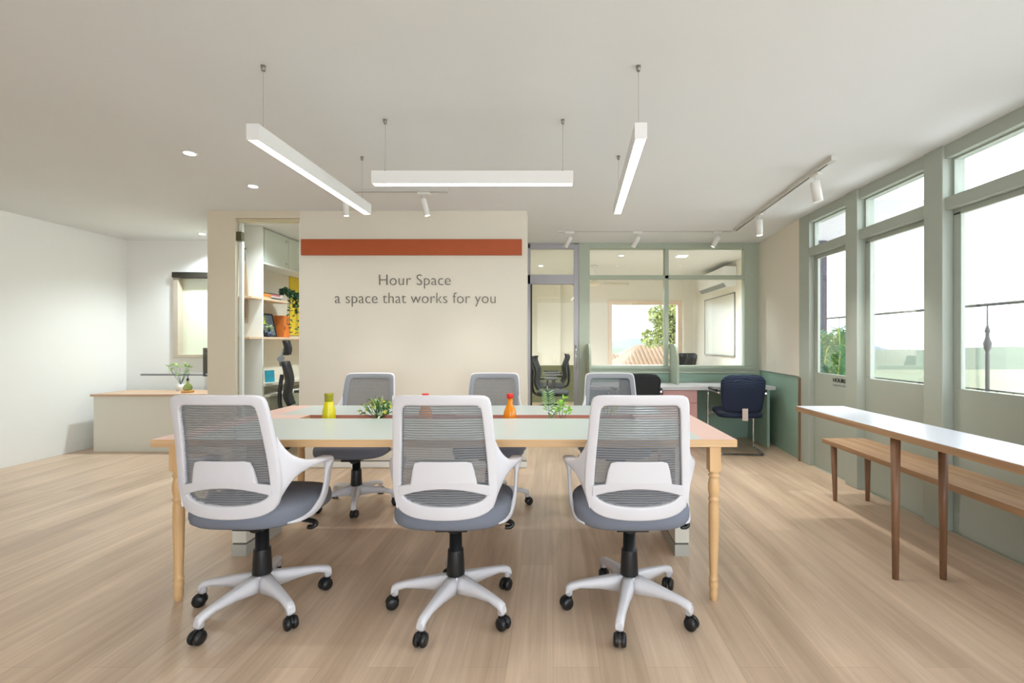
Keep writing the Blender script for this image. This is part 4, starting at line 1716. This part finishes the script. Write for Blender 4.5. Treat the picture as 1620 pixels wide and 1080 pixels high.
# ================================================================== OUTSIDE: BALCONY
b = MB()
b.box(2.60, 4.05, -2, 7.1, -.12, -.02)
struct(b.build('floor_balcony', mat('balcony_tile', (190, 184, 176), .6)))
b = MB()
b.box(2.62, 4.25, 4.3, 6.9, 2.50, 2.60)
struct(b.build('ceiling_balcony', mat('balcony_soffit', (222, 220, 228), .7)))
b = MB()
b.box(3.28, 3.53, 6.03, 6.26, -.02, 2.5)
struct(b.build('trim_4', mat('grey_violet_render', (66, 58, 80), .8)))
t = thing('balcony_railing', 'thin metal balcony railing with a slim post outside the glazed door', 'railing', (3.9, 3.0, -.02))
b = MB()
b.tube([(0, -4, 1.546), (0, 3.95, 1.546)], .014, 8)
b.tube([(0, -4, .14), (0, 3.95, .14)], .014, 8)
b.build('rail', mat('dark_railing_paint', (70, 68, 64), 0.6), t)
for y in (-3, -1.6, -.2, 1.2, 3.38):
    b = MB()
    b.lathe([(.016, 0), (.016, 1.10), (.012, 1.12), (.028, 1.16), (.034, 1.20), (.020, 1.24), (.014, 1.28), (.022, 1.31), (.008, 1.36), (.006, 1.54)], 0, y, 12)
    b.build('post', mat('dark_railing_paint', (70, 68, 64), 0.6), t)
b = MB()
for k in range(54):
    y = -4 + k * .146
    b.cyl((0, y, .14), (0, y, .78), .005, None, 6)
b.tube([(0, -4, .78), (0, 3.95, .78)], .008, 8)
b.build('balusters', mat('dark_railing_paint', (70, 68, 64), 0.6), t)

def areca(x, y, h, label, m, seed, n=15, tall=1.0):
    t = thing('potted_palm', label, 'plant', (x, y, -.02), 0, 'potted palms on the balcony')
    rnd = random.Random(seed)
    b = MB()
    b.lathe([(.11, 0), (.15, .26), (.16, .28), (.14, .28), (.13, .25), (.02, .25)], 0, 0, 24)
    b.build('pot', M_terra, t)
    st, lf = MB(), MB()
    for i in range(n):
        a = 2 * PI * i / n + rnd.uniform(-.3, .3)
        spread = rnd.uniform(.10, .30)
        top = h * rnd.uniform(.78, 1.05)
        d = Vector((math.cos(a), math.sin(a), 0))
        pts = spline([Vector((0, 0, .25)), d * spread * .22 + Vector((0, 0, top * .62)), d * spread * .6 + Vector((0, 0, top * .95)), d * spread * 1.15 + Vector((0, 0, top * .98)), d * spread * 1.6 + Vector((0, 0, top * .84))], 8)
        st.tube(pts, .004, 6)
        m0 = int(len(pts) * .22)
        for k in range(m0, len(pts)):
            p = pts[k]
            tg = (pts[min(k + 1, len(pts) - 1)] - pts[k - 1]).normalized()
            sd = tg.cross(Vector((0, 0, 1)))
            if sd.length < .05: sd = tg.cross(d)
            sd.normalize()
            f = (k - m0) / (len(pts) - m0)
            ll = .20 * (1 - .55 * f) * (.6 + .4 * min(f * 5, 1))
            for sg in (-1, 1):
                lf.leaf(p, p + (sd * sg * .8 + tg * .65 + Vector((0, 0, rnd.uniform(-.25, .05)))).normalized() * ll, .022, (0, 0, 1), 0)
    st.build('stems', M_leafy, t)
    lf.build('foliage', m, t)
    return t
areca(3.20, 5.30, 1.30, 'darker green potted palm on the balcony beside the violet-grey column', mat('palm_green', (70, 136, 84), .5, noise=.2, nscale=20), 41)
areca(3.62, 5.72, 1.36, 'brighter yellow-green potted palm on the balcony behind the door lettering', mat('palm_lime', (118, 172, 70), .5, noise=.2, nscale=20), 42, 17)

# ================================================================== OUTSIDE: VIEW FROM THE MEETING ROOM
b = MB()
b.box(-60, 400, 10.5, 600, -7.2, -7.0)
struct(b.build('ground_outside', mat('hazy_field', (110, 112, 84), .9, noise=.15, nscale=.05)))
def house(x, y, w_, d_, zr, label, rz=0, col=(206, 150, 112)):
    t = thing('tiled_house', label, 'building', (x, y, -7.0), rz, 'tiled roofs beyond the meeting room window')
    zr = zr + 7.0
    ze = zr - 1.5
    b = MB()
    b.box(-w_ / 2 + .4, w_ / 2 - .4, -d_ / 2 + .4, d_ / 2 - .4, 0, ze)
    b.build('wall', mat('house_wall', (130, 118, 100), .8), t)
    b = MB()
    r_ = w_ * .22
    E = [(-w_ / 2, -d_ / 2, ze), (w_ / 2, -d_ / 2, ze), (w_ / 2, d_ / 2, ze), (-w_ / 2, d_ / 2, ze)]
    Rg = [(-r_, 0, zr), (r_, 0, zr)]
    vs = E + Rg + [(x_, y_, z_ - .12) for x_, y_, z_ in E]
    b.add(vs, [(0, 1, 5, 4), (1, 2, 5), (2, 3, 4, 5), (3, 0, 4), (0, 6, 7, 1), (1, 7, 8, 2), (2, 8, 9, 3), (3, 9, 6, 0), (9, 8, 7, 6)])
    # tile courses
    n = 30
    for k in range(n + 1):
        x_ = -w_ / 2 + w_ * k / n
        tx = max(-r_, min(r_, x_))
        f = 1 if -r_ <= x_ <= r_ else 1 - (abs(x_) - r_) / (w_ / 2 - r_)
        a = Vector((x_, -d_ / 2, ze + .02))
        c = Vector((x_, -d_ / 2 * (1 - f), ze + (zr - ze) * f + .02))
        if (c - a).length > .3:
            b.cyl(a, c, .07, None, 5)
    b.build('roof', mat('clay_tiles_%d' % col[0], col, .85, noise=.18, nscale=1.5), t)
    return t
house(7.0, 29, 7.5, 7, .98, 'nearest clay-tiled roof seen through the meeting room window', 0, (118, 92, 68))
house(3.4, 38, 8, 7, .2, 'smaller tiled roof just left of the nearest one', R(10), (118, 100, 76))
house(11.5, 52, 10, 8, .9, 'farther tiled roof behind the pale green tree', R(-5), (122, 100, 76))
def tree(x, y, z0, r, label, m, seed, n=1500):
    t = thing('leafy_tree', label, 'tree', (x, y, -7.0))
    rnd = random.Random(seed)
    b = MB()
    b.tube([(0, 0, 0), (.15, 0, 3), (0, .1, z0 + 7.0)], [.22, .18, .08], 10)
    for k in range(7):
        a = k * .9
        b.tube([(0.05, 0, z0 + 5.6), (math.cos(a) * r * .7, math.sin(a) * r * .7, z0 + 7.0 + r * .3 * math.sin(k * 2))], [.07, .02], 6)
    b.build('trunk', mat('bark', (110, 92, 74), .9), t)
    lf = MB()
    cl = [(Vector((rnd.gauss(0, .34), rnd.gauss(0, .34), rnd.gauss(0, .38))) * r, rnd.uniform(.3, .5) * r) for _ in range(18)]
    for i in range(n):
        c_, rr = rnd.choice(cl)
        v = Vector((rnd.gauss(0, 1), rnd.gauss(0, 1), rnd.gauss(0, 1))).normalized() * rr * rnd.uniform(.6, 1)
        p = c_ + v + Vector((0, 0, z0 + 7.0))
        d = Vector((rnd.uniform(-1, 1), rnd.uniform(-1, 1), rnd.uniform(-1, .5))).normalized()
        lf.leaf(p, p + d * .19, .10, (rnd.random(), rnd.random(), 1), 0)
    lf.build('foliage', m, t)
tree(5.45, 21, 1.75, 1.0, 'pale green leafy tree outside the meeting room window', mat('hazy_leaf', (136, 140, 82), .6, noise=.25, nscale=3), 51, 5200)
def hill_row(y, z, seed, label, col, amp):
    rnd = random.Random(seed)
    ph = [rnd.uniform(0, 6) for _ in range(4)]
    top = []
    n = 80
    for i in range(n + 1):
        x = -50 + 330 * i / n
        top.append((x, z + amp * (math.sin(x * .05 + ph[0]) + .5 * math.sin(x * .13 + ph[1]) + .25 * math.sin(x * .31 + ph[2]))))
    b = MB()
    vs = []
    for x, zz in top:
        vs += [(x, y - 40, -7.0), (x, y, zz), (x, y + 60, -7.0)]
    b.add(vs, [(3 * i, 3 * i + 3, 3 * i + 4, 3 * i + 1) for i in range(n)] + [(3 * i + 1, 3 * i + 4, 3 * i + 5, 3 * i + 2) for i in range(n)], 0, True)
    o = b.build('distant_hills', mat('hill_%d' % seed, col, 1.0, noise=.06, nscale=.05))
    tag(o, label, 'hills', None, None)
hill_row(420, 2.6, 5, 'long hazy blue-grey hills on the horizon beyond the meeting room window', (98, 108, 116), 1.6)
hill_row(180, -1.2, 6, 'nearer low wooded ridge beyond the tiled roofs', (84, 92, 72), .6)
